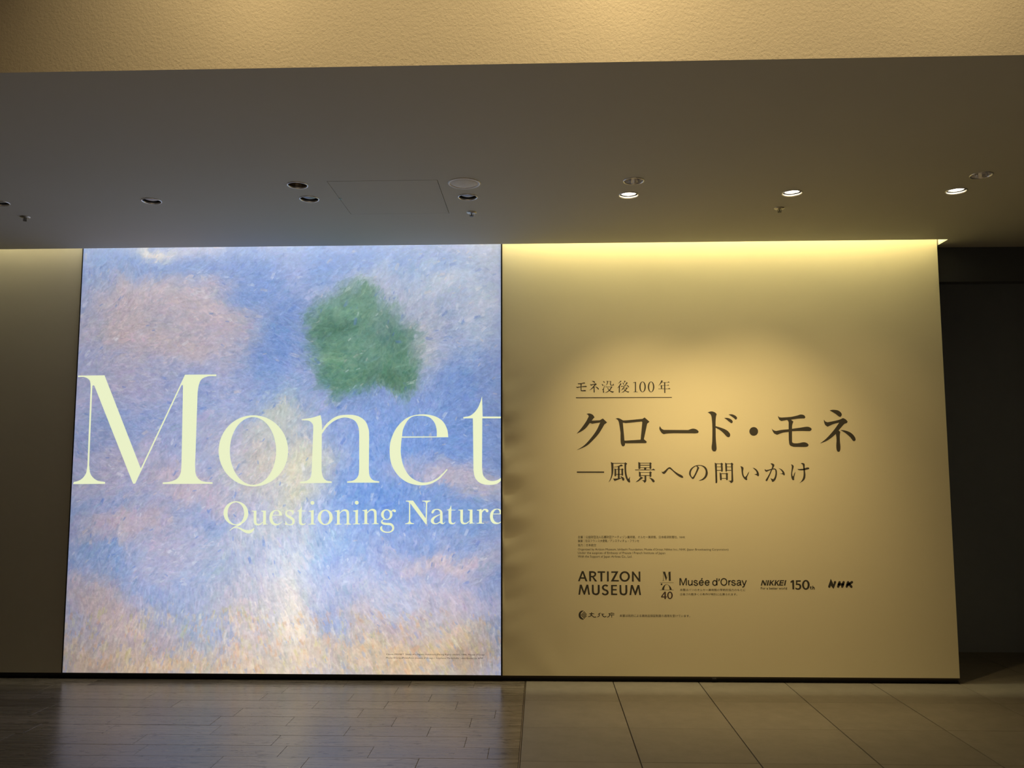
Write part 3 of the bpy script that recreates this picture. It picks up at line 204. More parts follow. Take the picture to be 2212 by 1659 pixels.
    ['6903,15198 7549,15197 7548,15146 6902,15147'],
    ['6900,15027 7565,15026 7564,14988 6900,14989'],
    ['7551,15330 7613,15381 7712,15297 7673,15244 7676,15173 7679,15101 7681,15030 7677,14959 7664,14931 7639,14912 7610,14906 7582,14912 7566,14929 7554,14950'],
    ['7166,14998 7336,14998 7336,14960 7286,14846 7182,14846'],
    ['6541,14870 7733,14868 7810,14940 7959,14826 6546,14819'],
    ['6801,14748 6932,14676 6932,14610 6933,14543 6933,14477 6928,14411 6918,14388 6899,14373 6871,14365 6842,14369 6821,14387 6805,14411'],
    ['6923,14685 7540,14684 7539,14652 6923,14653'],
    ['6920,14477 7536,14476 7535,14432 6919,14433'],
    ['7540,14694 7601,14747 7706,14671 7667,14599 7670,14533 7672,14466 7667,14400 7653,14377 7629,14362 7600,14357 7572,14362 7553,14379 7538,14400'],
    ['7194,14448 7317,14448 7312,14107 7304,14068 7291,14031 7270,14005 7243,13984 7206,13964 7167,13946 7146,13996 7121,14041 7067,14091 7009,14136 7070,14130 7132,14126 7159,14130 7185,14136'],
    ['6928,14401 7097,14287 7020,14235 6943,14183 6880,14137 6818,14091 6751,14051 6688,14025 6623,14005 6557,13985 6610,14032 6662,14079 6715,14127 6775,14181 6830,14240 6881,14319'],
    ['7486,14315 7557,14303 7627,14287 7715,14250 7796,14201 7848,14150 7885,14087 7892,14048 7878,14012 7839,13989 7792,13974 7754,14011 7718,14050 7681,14107 7647,14165 7607,14220 7549,14270'],
    ['8382,14746 8402,14727 8425,14711 8458,14703 8491,14708 8561,14752 8626,14806 8690,14863 8752,14922 8819,14976 8883,15013 8952,15033 8992,15026 9028,15004 9080,14956 9130,14905 9179,14853 9232,14805 9289,14760 9348,14717 9408,14675 9469,14635 9530,14596 9595,14561 9662,14530 9728,14499 9792,14463 9833,14429 9866,14387 9882,14356 9884,14321 9870,14299 9845,14287 9797,14285 9751,14297 9692,14324 9635,14355 9580,14389 9527,14426 9475,14467 9425,14510 9375,14555 9327,14601 9278,14646 9230,14691 9179,14739 9129,14788 9078,14836 9025,14881 8986,14909 8941,14923 8894,14911 8855,14881 8800,14814 8751,14742 8699,14673 8645,14616 8583,14569 8546,14561 8508,14569 8461,14597 8424,14636 8400,14689'],
    ['10937,14093 11003,14090 11069,14093 11147,14108 11224,14127 11297,14159 11369,14206 11433,14263 11490,14328 11533,14399 11566,14475 11589,14555 11597,14650 11585,14744 11566,14823 11541,14900 11505,14971 11464,15024 11414,15068 11357,15104 11285,15135 11209,15156 11132,15171 11038,15180 10943,15177 10847,15167 10753,15143 10680,15112 10609,15074 10542,15030 10486,14985 10433,14935 10388,14879 10353,14819 10327,14756 10308,14690 10297,14604 10304,14519 10326,14460 10358,14406 10396,14351 10437,14298 10477,14245 10552,14201 10593,14220 10629,14245 10669,14301 10703,14362 10737,14424 10769,14484 10801,14544 10833,14605 10864,14665 10895,14726 10923,14785 10950,14844 10977,14904 11004,14963 10999,14998 10987,15029 10938,15074 10885,15115 10970,15125 11055,15130 11133,15118 11206,15091 11286,15039 11354,14972 11393,14913 11423,14850 11444,14782 11451,14688 11439,14593 11426,14528 11407,14464 11378,14404 11328,14334 11270,14270 11204,14215 11141,14178 11073,14148 11005,14121', '10790,15105 10864,15048 10868,15010 10866,14973 10847,14905 10822,14840 10794,14773 10765,14706 10734,14640 10702,14575 10666,14508 10626,14441 10584,14377 10562,14354 10536,14334 10510,14338 10489,14349 10451,14412 10426,14481 10416,14556 10420,14633 10433,14698 10453,14761 10481,14822 10520,14883 10566,14940 10617,14992 10672,15034 10731,15070'],
    ['12094,15349 12215,15283 12239,15264 12237,14667 12238,14585 12238,14502 12240,14419 12240,14337 12241,14254 12241,14172 12241,14089 12239,14006 12235,13967 12218,13931 12192,13916 12161,13912 12137,13919 12115,13931 12114,14668'],
    ['12215,15283 12536,15282 12535,15238 12214,15239'],
    ['12219,15065 12530,15064 12529,15030 12218,15031'],
    ['12213,14828 12524,14828 12523,14780 12212,14781'],
    ['12508,15282 12570,15345 12680,15244 12638,15197 12639,15126 12641,15055 12643,14984 12644,14913 12644,14842 12642,14771 12634,14745 12616,14724 12589,14710 12559,14709 12539,14723 12522,14743 12517,15045'],
    ['12812,15348 12942,15276 12942,15202 12942,15128 12943,15055 12943,14981 12943,14908 12941,14834 12937,14761 12928,14737 12908,14719 12880,14714 12851,14719 12836,14733 12824,14752'],
    ['12942,15281 13234,15281 13233,15237 12941,15238'],
    ['12936,15064 13228,15063 13227,15029 12935,15029'],
    ['12939,14827 13222,14827 13221,14779 12938,14780'],
    ['13215,15281 13274,15347 13390,15237 13345,15176 13340,14666 13347,14099 13343,14056 13332,14015 13302,13978 13264,13949 13219,13929 13173,13915 13156,13957 13134,13996 13076,14045 13014,14090 13075,14085 13136,14085 13179,14095 13221,14109 13236,14666'],
    ['12416,14658 12546,14591 12548,14522 12551,14453 12554,14384 12556,14314 12556,14245 12554,14176 12546,14146 12525,14123 12497,14115 12468,14119 12448,14136 12431,14157'],
    ['12547,14601 12858,14600 12856,14553 12545,14554'],
    ['12538,14266 12858,14266 12857,14228 12537,14229'],
    ['12848,14600 12897,14657 13013,14562 12974,14515 12975,14435 12976,14355 12976,14274 12973,14194 12967,14163 12949,14138 12922,14126 12892,14128 12870,14144 12852,14166'],
    ['13857,15090 13916,15084 13973,15071 14025,15044 14066,15005 14079,14960 14078,14910 14064,14835 14049,14759 14046,14664 14053,14570 14072,14483 14105,14400 14136,14369 14175,14343 14227,14389 14275,14438 14310,14493 14341,14551 14374,14607 14424,14674 14476,14739 14455,14663 14430,14588 14398,14519 14363,14450 14330,14381 14313,14334 14299,14287 14309,14230 14315,14174 14310,14147 14294,14126 14261,14119 14229,14126 14169,14163 14118,14211 14069,14276 14027,14346 13992,14419 13969,14499 13954,14581 13943,14665 13937,14740 13936,14816 13930,14892 13917,14959 13897,15024 13878,15058'],
    ['14715,14985 14786,14969 14855,14947 14933,14896 15002,14833 15044,14781 15080,14724 15110,14663 15133,14580 15142,14493 15137,14454 15121,14418 15099,14397 15073,14380 15033,14420 14990,14455 14930,14485 14868,14510 14805,14535 14861,14542 14918,14550 14949,14550 14975,14559 14988,14590 14986,14625 14963,14705 14925,14776 14877,14832 14824,14884 14769,14934'],
    ['15968,15275 16016,15283 16063,15285 16121,15267 16174,15237 16203,15206 16228,15171 16214,15123 16197,15076 16158,14996 16117,14916 16179,14932 16239,14935 16303,14903 16349,14850 16372,14790 16382,14726 16384,14661 16383,14595 16377,14528 16367,14462 16353,14397 16333,14319 16305,14244 16271,14171 16220,14094 16154,14030 16099,14007 16040,13992 16018,14044 15996,14096 15970,14156 15944,14215 15918,14275 15972,14240 16028,14209 16074,14197 16121,14190 16164,14245 16200,14303 16231,14383 16255,14465 16274,14548 16284,14642 16280,14736 16271,14806 16237,14859 16155,14866 16067,14850 16034,14775 16000,14699 15966,14624 15935,14556 15903,14487 15871,14420 15839,14352 15805,14285 15769,14210 15731,14137 15686,14068 15660,14051 15629,14049 15601,14067 15583,14096 15585,14124 15595,14153 15641,14222 15688,14290 15733,14360 15769,14420 15804,14481 15839,14543 15872,14605 15907,14677 15940,14749 15973,14822 15909,14801 15845,14780 15783,14756 15725,14727 15668,14696 15624,14714 15585,14738 15556,14777 15540,14823 15545,14856 15557,14889 15576,14864 15597,14841 15624,14830 15653,14822 15738,14835 15823,14850 15887,14868 15950,14887 16013,14907 16042,14982 16065,15058 16069,15106 16058,15152 16017,15202 15967,15247'],
    ['16484,14944 16550,14933 16614,14915 16673,14886 16729,14852 16780,14811 16841,14741 16888,14660 16916,14587 16924,14509 16903,14471 16871,14438 16824,14488 16771,14528 16704,14545 16635,14551 16565,14557 16641,14569 16716,14585 16746,14602 16774,14622 16749,14680 16721,14736 16671,14806 16613,14868 16550,14909'],
    ['17376,15216 17424,15205 17469,15187 17516,15151 17550,15102 17553,15051 17541,14999 17520,14923 17496,14848 17473,14772 17446,14679 17429,14584 17436,14489 17451,14395 17507,14395 17531,14471 17559,14546 17605,14631 17655,14715 17641,14630 17625,14546 17603,14470 17579,14396 17561,14320 17554,14226 17554,14132 17521,14119 17488,14113 17451,14125 17424,14151 17386,14232 17364,14320 17355,14401 17354,14483 17357,14565 17363,14629 17372,14693 17383,14757 17393,14821 17402,14886 17415,14980 17418,15074 17401,15146'],
    ['17806,14904 17866,14892 17927,14885 18003,14890 18078,14899 18153,14903 18228,14912 18292,14932 18355,14957 18418,14978 18484,14993 18550,14997 18587,14985 18614,14959 18623,14925 18612,14893 18572,14874 18526,14865 18451,14848 18376,14832 18300,14818 18225,14810 18150,14805 18074,14800 17999,14801 17925,14809 17876,14828 17832,14856 17817,14878'],
    ['18044,15271 18086,15294 18130,15309 18187,15307 18242,15290 18286,15264 18314,15224 18318,15130 18308,15035 18312,14959 18316,14884 18321,14809 18325,14733 18330,14667 18336,14601 18340,14535 18340,14469 18334,14386 18322,14304 18297,14225 18262,14161 18215,14105 18160,14056 18099,14013 18034,13976 17968,13941 17902,13905 17953,13954 18003,14003 18048,14056 18095,14127 18136,14202 18168,14281 18188,14350 18201,14421 18210,14492 18216,14564 18219,14639 18220,14715 18218,14790 18215,14865 18210,14941 18206,15017 18197,15093 18181,15167 18160,15204 18127,15233 18087,15255'],
  ],
  'museum_logotype': [
    ['2743,7862 2870,7862 3130,7167 3002,7166 2934,7344 2656,7343 2597,7172 2476,7172', '2699,7442 2901,7442 2804,7720'],
    ['3248,7859 3508,7859 3592,7844 3669,7814 3720,7753 3742,7677 3729,7599 3689,7528 3635,7489 3573,7460 3801,7164 3650,7163 3457,7448 3383,7448 3380,7170 3257,7169', '3386,7749 3506,7749 3562,7735 3610,7711 3627,7673 3621,7631 3579,7584 3527,7544 3384,7539'],
    ['3839,7853 4358,7854 4356,7751 4167,7751 4159,7165 4032,7164 4028,7751 3838,7750'],
    ['4487,7850 4608,7850 4604,7166 4483,7165'],
    ['4781,7850 5279,7852 4959,7265 5305,7252 5299,7163 4738,7166 5081,7748 4785,7752'],
    ['6210,7847 6307,7847 6669,7365 6670,7843 6788,7843 6786,7155 6677,7155 6327,7637 6327,7159 6200,7158'],
    ['2599,6937 2734,6938 2891,6489 3058,6938 3185,6939 3293,6256 3178,6256 3113,6718 2947,6262 2866,6262 2685,6716 2611,6254 2496,6254'],
    ['3435,6935 3551,6935 3562,6514 3572,6443 3595,6378 3642,6350 3699,6344 3763,6356 3815,6390 3832,6449 3835,6515 3840,6929 3965,6930 3974,6538 3965,6445 3942,6356 3887,6289 3813,6242 3745,6228 3675,6235 3608,6250 3544,6272 3491,6309 3460,6364 3445,6427 3430,6491'],
    ['4561,6892 4490,6801 4445,6827 4398,6846 4344,6850 4294,6835 4262,6794 4254,6744 4281,6692 4327,6653 4388,6626 4453,6605 4510,6574 4564,6507 4589,6426 4576,6346 4530,6278 4454,6237 4367,6221 4285,6222 4206,6243 4155,6284 4110,6334 4173,6414 4223,6370 4276,6334 4334,6322 4392,6330 4434,6359 4457,6403 4449,6453 4417,6494 4358,6524 4293,6544 4233,6573 4168,6627 4126,6698 4124,6780 4156,6857 4223,6912 4307,6944 4376,6953 4446,6944 4504,6922'],
    ['4758,6927 5162,6928 5165,6837 4883,6836 4881,6648 5139,6644 5138,6553 4875,6552 4872,6348 5177,6337 5175,6242 4749,6240'],
    ['6066,7504 6061,7448 6047,7394 6025,7342 5995,7294 5958,7251 5914,7215 5866,7185 5814,7164 5759,7150 5703,7146 5647,7150 5593,7163 5541,7184 5494,7214 5451,7250 5416,7293 5387,7340 5366,7392 5354,7447 5350,7503 5355,7559 5369,7613 5392,7665 5422,7713 5459,7756 5502,7793 5550,7822 5603,7844 5658,7857 5714,7862 5770,7857 5824,7844 5876,7823 5923,7794 5965,7757 6001,7715 6030,7667 6051,7615 6063,7560', '5932,7504 5929,7466 5920,7428 5906,7392 5887,7359 5864,7330 5837,7305 5807,7284 5774,7270 5740,7261 5705,7257 5670,7260 5636,7269 5603,7284 5574,7304 5547,7329 5525,7358 5507,7391 5494,7427 5486,7464 5484,7503 5488,7542 5496,7579 5510,7615 5529,7648 5552,7677 5580,7702 5610,7723 5643,7738 5677,7747 5712,7750 5747,7747 5781,7738 5813,7723 5843,7703 5869,7678 5892,7649 5910,7616 5923,7580 5930,7543'],
    ['5342,6926 5457,6927 5468,6506 5477,6435 5500,6370 5547,6342 5603,6336 5667,6348 5719,6382 5737,6441 5740,6507 5746,6921 5871,6921 5878,6530 5869,6437 5846,6348 5791,6281 5717,6234 5649,6220 5579,6227 5512,6242 5449,6264 5395,6301 5365,6356 5350,6419 5336,6483'],
    ['6124,6924 6258,6924 6413,6477 6581,6925 6708,6926 6812,6244 6697,6244 6635,6705 6466,6250 6386,6250 6209,6704 6132,6242 6017,6242'],
  ],
  'initials_emblem': [
    ['8351,7833 8498,7833 8619,7415 8555,7218'],
    ['8619,7415 8712,7739 8728,7739 8624,7381'],
    ['8362,7790 8378,7790 8382,7223 8351,7223'],
    ['8294,7838 8377,7838 8377,7824 8294,7824'],
    ['8731,7828 8869,7829 8874,7219 8748,7219'],
    ['8844,7839 8916,7839 8916,7825 8843,7825'],
    ['8287,7226 8417,7227 8417,7215 8287,7214'],
    ['8719,7227 8918,7228 8917,7216 8719,7215'],
    ['8121,7096 9070,7099 9070,7082 8121,7079'],
    ['8112,6607 9060,6610 9060,6593 8111,6590'],
    ['8253,6608 8263,6662 8278,6715 8321,6796 8376,6868 8440,6926 8516,6968 8576,6981 8637,6975 8700,6946 8756,6904 8820,6840 8874,6768 8906,6690 8931,6609 8785,6609 8780,6689 8770,6767 8751,6829 8721,6886 8691,6925 8653,6954 8620,6963 8584,6961 8547,6954 8515,6937 8479,6889 8453,6835 8430,6767 8415,6698 8413,6653 8414,6608'],
    ['8291,6979 8290,6966 8287,6954 8281,6943 8274,6933 8266,6925 8256,6919 8246,6915 8235,6914 8224,6915 8214,6919 8204,6925 8196,6933 8189,6943 8185,6954 8182,6966 8181,6979 8182,6991 8185,7003 8191,7015 8198,7024 8206,7032 8216,7039 8226,7042 8237,7044 8248,7042 8258,7039 8268,7033 8276,7025 8283,7015 8288,7004 8291,6992'],
  ],
  'emblem_number': [
    ['8420,6474 8523,6474 8517,6154 8572,6154 8571,6086 8516,6086 8513,5981 8414,5981 8416,6086 8188,6085 8189,6157', '8421,6358 8417,6157 8276,6157'],
    ['8991,6232 8987,6188 8977,6145 8962,6105 8942,6068 8918,6037 8890,6011 8859,5992 8826,5981 8793,5977 8759,5980 8727,5992 8697,6010 8670,6036 8646,6067 8628,6104 8614,6144 8607,6187 8605,6231 8608,6275 8618,6318 8633,6359 8653,6395 8677,6427 8706,6452 8736,6471 8769,6483 8803,6487 8836,6483 8868,6471 8899,6453 8926,6427 8949,6396 8967,6360 8981,6319 8989,6276', '8894,6232 8892,6200 8887,6169 8879,6140 8869,6114 8857,6091 8843,6073 8827,6059 8811,6051 8794,6048 8777,6051 8761,6059 8746,6072 8733,6091 8721,6113 8712,6139 8706,6168 8702,6199 8701,6231 8703,6263 8708,6294 8716,6323 8726,6349 8738,6372 8753,6390 8768,6404 8784,6412 8801,6415 8818,6412 8834,6404 8849,6391 8863,6372 8874,6350 8883,6324 8890,6295 8893,6264'],
  ],
  'broadcaster_logotype': [
    ['19765,6826 19791,6922 19972,6698 20161,7131 20157,7192 20111,7232 20049,7226 20007,7178 19984,7005 19809,7385 19612,6876 19615,6814 19660,6774 19723,6779'],
    ['20364,6828 20471,7126 20468,7188 20422,7228 20359,7222 20317,7174 20211,6877 20214,6815 20260,6775 20322,6780'],
    ['20642,6829 20749,7127 20746,7189 20700,7228 20637,7223 20595,7175 20489,6877 20492,6815 20538,6776 20601,6781'],
    ['20332,6923 20621,6924 20680,6947 20706,7005 20684,7062 20628,7085 20339,7085 20280,7061 20254,7004 20275,6946'],
    ['20947,6831 21049,7129 21044,7190 20998,7229 20936,7223 20894,7174 20793,6877 20797,6815 20844,6776 20906,6783'],
    ['20980,6901 21276,7090 21313,7141 21304,7202 21254,7237 21192,7225 20896,7037 20859,6985 20868,6924 20918,6890'],
    ['20979,6982 21119,6795 21171,6764 21232,6781 21265,6835 21251,6894 21111,7082 21059,7112 20998,7095 20965,7041'],
  ],
  'agency_emblem': [
    ['2856,5174 2809,5181 2763,5181 2686,5164 2618,5131 2558,5067 2515,4989 2499,4919 2500,4848 2512,4774 2542,4706 2592,4650 2656,4608 2719,4583 2785,4573 2822,4583 2858,4602 2806,4631 2758,4665 2703,4717 2658,4777 2636,4832 2630,4890 2644,4964 2675,5032 2714,5075 2762,5110 2809,5143'],
    ['2851,5115 2918,5115 2917,5050 2851,5050'],
    ['2786,5051 2852,5051 2852,4986 2785,4986'],
    ['2916,5044 2982,5045 2981,4979 2915,4979'],
    ['2720,4980 2787,4980 2786,4915 2720,4915'],
    ['2850,4980 2916,4981 2916,4916 2849,4915'],
    ['2980,4978 3046,4978 3046,4913 2979,4913'],
    ['2655,4912 2721,4912 2720,4847 2654,4847'],
    ['2785,4917 2851,4917 2850,4852 2784,4851'],
    ['2914,4910 2981,4910 2980,4845 2914,4845'],
    ['2719,4846 2785,4846 2785,4781 2718,4780'],
    ['2849,4846 2915,4846 2914,4781 2848,4781'],
    ['2979,4847 3045,4847 3044,4782 2978,4781'],
    ['2783,4782 2850,4782 2849,4717 2783,4717'],
    ['2913,4783 2979,4783 2979,4718 2912,4718'],
    ['2847,4715 2914,4715 2913,4650 2847,4650'],
  ],
  'agency_lettering': [
    ['3363,5047 3366,4983 3375,4966 3394,4960 3412,4969 3418,4987 3415,5051 3406,5068 3387,5074 3369,5066'],
    ['3240,4944 3392,4972 3557,4942 3572,4946 3581,4958 3578,4973 3565,4981 3393,5013 3233,4983 3220,4975 3216,4960 3225,4947'],
    ['3407,4975 3350,4880 3267,4812 3164,4787 3150,4777 3147,4760 3157,4746 3175,4743 3288,4771 3386,4850 3447,4953 3449,4970 3438,4984 3421,4986'],
    ['3304,4926 3392,4833 3542,4718 3690,4729 3707,4738 3712,4755 3704,4772 3686,4777 3560,4765 3425,4869 3341,4959 3324,4967 3306,4960 3298,4943'],
    ['3994,5030 3904,4997 3835,4935 3828,4921 3834,4907 3847,4901 3862,4906 3924,4963 4007,4993 4019,5003 4020,5018 4009,5030'],
    ['3910,4972 3913,4851 3791,4768 3782,4755 3785,4739 3799,4730 3815,4733 3957,4827 3953,4974 3946,4989 3931,4994 3915,4988'],
    ['4084,4976 4114,4839 4264,4726 4395,4769 4409,4781 4410,4799 4398,4813 4379,4814 4278,4776 4158,4869 4132,4986 4122,5001 4103,5004 4088,4994'],
    ['4228,4984 4151,4939 4141,4926 4144,4911 4156,4902 4171,4905 4248,4950 4257,4963 4255,4977 4243,4986'],
    ['4751,5040 4751,4997 4757,4983 4771,4978 4785,4984 4791,4998 4792,5040 4786,5054 4772,5060 4758,5054'],
    ['4573,4958 4765,4996 4934,4973 4947,4976 4955,4989 4952,5002 4939,5009 4764,5033 4566,4994 4554,4986 4551,4972 4559,4960'],
    ['4601,4966 4610,4875 4560,4795 4466,4765 4454,4754 4452,4738 4463,4726 4479,4725 4588,4760 4655,4865 4644,4971 4636,4985 4620,4990 4606,4982'],
    ['4633,4878 4935,4879 4949,4885 4955,4899 4950,4913 4935,4919 4633,4918 4619,4912 4613,4898 4619,4884'],
    ['4752,4884 4753,4731 4760,4717 4775,4711 4790,4717 4796,4732 4795,4885 4789,4900 4774,4906 4758,4899'],
  ],
  'gallery_name': [
    ['9472,7402 9576,7402 9724,7016 9882,7403 9978,7403 9974,6908 9899,6908 9902,7278 9749,6908 9687,6907 9550,7277 9549,6907 9469,6907'],
    ['10052,7263 10051,7220 10050,7157 10049,7091 10052,7036 10058,6996 10067,6962 10082,6932 10106,6908 10139,6892 10174,6886 10211,6888 10248,6898 10282,6920 10311,6949 10334,6976 10350,6994 10293,7042 10277,7025 10256,7000 10233,6977 10217,6965 10201,6961 10180,6960 10163,6963 10152,6969 10145,6976 10139,6989 10133,7012 10128,7045 10125,7094 10126,7158 10127,7220 10128,7263'],
    ['10303,7263 10295,6909 10371,6909 10379,7263'],
    ['10728,7201 10719,7210 10703,7225 10682,7243 10657,7257 10631,7266 10602,7273 10572,7275 10540,7270 10510,7259 10481,7241 10455,7219 10436,7188 10434,7152 10445,7122 10464,7095 10492,7072 10529,7057 10569,7048 10606,7040 10631,7030 10650,7019 10665,7006 10672,6997 10673,6997 10671,6993 10661,6979 10645,6964 10630,6955 10616,6951 10596,6949 10575,6951 10557,6956 10538,6967 10513,6987 10490,7008 10473,7024 10421,6968 10438,6953 10463,6930 10493,6905 10526,6887 10561,6877 10595,6874 10628,6878 10660,6887 10690,6906 10717,6930 10738,6959 10749,6996 10740,7032 10720,7059 10695,7080 10666,7098 10629,7112 10588,7121 10553,7129 10532,7137 10520,7147 10512,7158 10509,7167 10508,7167 10511,7170 10524,7181 10542,7192 10558,7198 10572,7200 10590,7198 10609,7194 10624,7189 10637,7182 10651,7170 10664,7156 10675,7146'],
    ['10832,7046 11103,7046 11104,7121 10834,7120'],
    ['11139,7073 11137,7096 11136,7131 11130,7172 11116,7211 11089,7239 11057,7257 11022,7269 10986,7273 10949,7269 10911,7257 10875,7240 10843,7216 10819,7185 10802,7150 10791,7112 10788,7075 10792,7037 10804,7001 10821,6966 10843,6937 10871,6913 10904,6894 10941,6882 10984,6881 11026,6897 11064,6923 11095,6948 11115,6964 11069,7022 11048,7005 11019,6982 10991,6962 10972,6954 10957,6956 10937,6963 10916,6975 10899,6989 10886,7006 10874,7030 10866,7055 10864,7078 10866,7100 10873,7125 10884,7147 10896,7163 10913,7176 10937,7188 10963,7195 10985,7198 11004,7196 11024,7189 11041,7179 11051,7170 11057,7153 11060,7123 11062,7091 11063,7067'],
    ['10996,7285 11078,7369 11024,7420 10942,7336'],
    ['12007,7397 11995,6914 12071,6914 12083,7397'],
    ['12156,7368 12158,7354 12161,7335 12163,7316 12161,7303 12156,7287 12144,7266 12131,7245 12122,7229 12188,7193 12196,7208 12210,7231 12224,7258 12235,7288 12238,7318 12236,7346 12233,7367 12231,7381'],
    ['12818,7263 12808,6916 12884,6916 12893,7263'],
    ['12881,7096 12889,7113 12901,7138 12913,7160 12924,7173 12937,7181 12961,7189 12987,7195 13005,7200 12988,7272 12970,7267 12942,7260 12908,7249 12876,7230 12851,7201 12833,7170 12821,7143 12813,7126'],
    ['13448,7155 13461,7168 13477,7186 13494,7201 13508,7209 13527,7213 13553,7214 13579,7212 13596,7207 13604,7203 13608,7199 13612,7190 13617,7169 13618,7129 13615,7072 13613,7012 13616,6961 13635,6923 13663,6901 13685,6893 13696,6888 13727,6958 13714,6963 13701,6967 13695,6970 13690,6979 13688,7015 13691,7070 13694,7130 13692,7179 13684,7214 13671,7242 13651,7263 13625,7277 13593,7286 13557,7289 13520,7287 13484,7279 13452,7261 13425,7239 13407,7219 13394,7206'],
    ['13651,7143 13625,7141 13587,7139 13545,7134 13506,7126 13473,7115 13440,7102 13410,7083 13384,7055 13373,7019 13374,6984 13384,6950 13403,6920 13432,6901 13465,6888 13503,6884 13544,6889 13583,6909 13621,6936 13652,6963 13673,6980 13626,7037 13605,7019 13575,6994 13544,6972 13522,6960 13506,6959 13485,6961 13467,6968 13458,6974 13453,6982 13449,6997 13448,7013 13450,7020 13456,7025 13473,7035 13497,7045 13523,7054 13554,7060 13592,7064 13628,7067 13654,7069'],
    ['13725,7250 13868,6899 13938,6929 13795,7280'],
    ['14016,7279 13987,7210 13945,7109 13902,7006 13869,6928 13850,6886 13840,6865 13836,6860 13831,6855 13818,6849 13799,6846 13777,6844 13760,6842 13766,6768 13782,6770 13807,6772 13839,6778 13870,6792 13891,6810 13906,6831 13919,6857 13938,6900 13972,6979 14015,7082 14057,7183 14085,7253'],
    ['11233,7047 11504,7047 11506,7122 11235,7121'],
    ['11540,7074 11539,7097 11537,7132 11532,7173 11517,7212 11490,7240 11459,7258 11424,7270 11388,7274 11351,7270 11313,7258 11277,7241 11245,7217 11221,7186 11204,7151 11193,7113 11189,7076 11194,7039 11205,7002 11222,6967 11245,6938 11272,6914 11305,6895 11343,6883 11385,6882 11428,6898 11466,6924 11496,6949 11517,6965 11471,7023 11450,7007 11421,6983 11392,6964 11373,6956 11359,6957 11338,6964 11317,6976 11301,6990 11288,7007 11276,7031 11268,7056 11265,7079 11268,7101 11275,7126 11285,7148 11298,7165 11315,7177 11339,7189 11365,7196 11386,7199 11405,7197 11426,7190 11442,7180 11452,7171 11458,7154 11462,7124 11463,7092 11465,7068'],
    ['13313,7207 13303,7217 13288,7232 13267,7250 13242,7264 13216,7273 13188,7279 13157,7281 13126,7277 13095,7265 13066,7248 13040,7225 13021,7195 13019,7159 13030,7129 13049,7102 13076,7079 13113,7064 13153,7055 13190,7046 13215,7037 13233,7026 13249,7013 13256,7004 13257,7004 13255,7000 13244,6986 13228,6971 13214,6962 13199,6958 13180,6956 13159,6958 13141,6963 13122,6974 13097,6994 13074,7015 13058,7031 13006,6975 13022,6960 13047,6937 13077,6912 13110,6894 13144,6884 13178,6882 13211,6885 13244,6894 13273,6913 13300,6937 13321,6966 13333,7003 13324,7039 13304,7066 13279,7087 13250,7105 13213,7118 13173,7127 13138,7136 13116,7144 13105,7154 13097,7165 13094,7173 13093,7173 13096,7176 13109,7188 13127,7198 13143,7205 13157,7206 13174,7205 13193,7201 13209,7196 13222,7188 13235,7177 13249,7163 13259,7153'],
    ['12062,7079 12058,7040 12047,7003 12030,6968 12008,6938 11981,6913 11950,6895 11917,6883 11883,6879 11849,6883 11817,6894 11787,6913 11761,6937 11740,6968 11725,7002 11716,7040 11714,7078 11718,7117 11729,7155 11746,7189 11768,7220 11795,7245 11826,7263 11859,7275 11893,7279 11927,7275 11959,7264 11989,7245 12015,7220 12036,7190 12051,7156 12060,7118', '11989,7079 11986,7055 11980,7031 11970,7010 11957,6991 11941,6975 11924,6964 11905,6957 11885,6954 11865,6957 11846,6964 11829,6975 11814,6991 11802,7009 11794,7031 11788,7054 11787,7079 11790,7103 11796,7126 11806,7148 11819,7167 11834,7183 11852,7194 11871,7201 11891,7204 11911,7201 11929,7194 11947,7183 11962,7167 11974,7148 11982,7127 11987,7104'],
    ['12754,7149 12749,7104 12737,7059 12718,7018 12694,6980 12663,6948 12629,6921 12590,6902 12550,6890 12509,6886 12467,6889 12428,6901 12390,6920 12357,6947 12329,6979 12306,7017 12289,7058 12280,7102 12277,7148 12282,7194 12294,7238 12312,7280 12337,7317 12368,7350 12402,7376 12440,7396 12481,7408 12522,7412 12564,7408 12604,7396 12641,7377 12674,7351 12703,7318 12725,7281 12742,7239 12751,7195', '12676,7149 12673,7117 12665,7085 12652,7056 12635,7029 12615,7006 12591,6988 12566,6974 12539,6966 12511,6963 12483,6965 12456,6974 12431,6987 12409,7006 12389,7029 12374,7055 12363,7085 12357,7116 12355,7148 12358,7180 12366,7212 12379,7241 12396,7268 12416,7291 12440,7310 12465,7323 12492,7332 12520,7335 12548,7332 12575,7324 12600,7310 12622,7291 12642,7268 12657,7242 12668,7213 12674,7181'],
  ],
  'newspaper_logotype': [
    ['15137,7275 15221,7276 15349,7034 15397,7276 15467,7276 15365,6911 15276,6911 15173,7143 15116,6911 15026,6911'],
    ['15517,7272 15607,7273 15525,6912 15431,6912'],
    ['15673,7277 15757,7277 15722,7134 15896,7277 15986,7278 15811,7115 15921,6913 15821,6913 15730,7085 15689,6912 15589,6912'],
    ['16356,7278 16639,7279 16623,7206 16429,7205 16411,7132 16595,7132 16578,7061 16393,7061 16372,6983 16566,6984 16549,6913 16264,6912'],
    ['16699,7279 16785,7280 16699,6913 16607,6913'],
    ['16028,7278 16112,7278 16078,7135 16252,7278 16342,7278 16167,7116 16276,6914 16176,6914 16086,7086 16045,6913 15945,6913'],
  ],
  'anniversary_number': [
    ['17184,7281 17304,7281 17303,6660 17177,6659 17179,7138 17068,7098 17055,7181'],
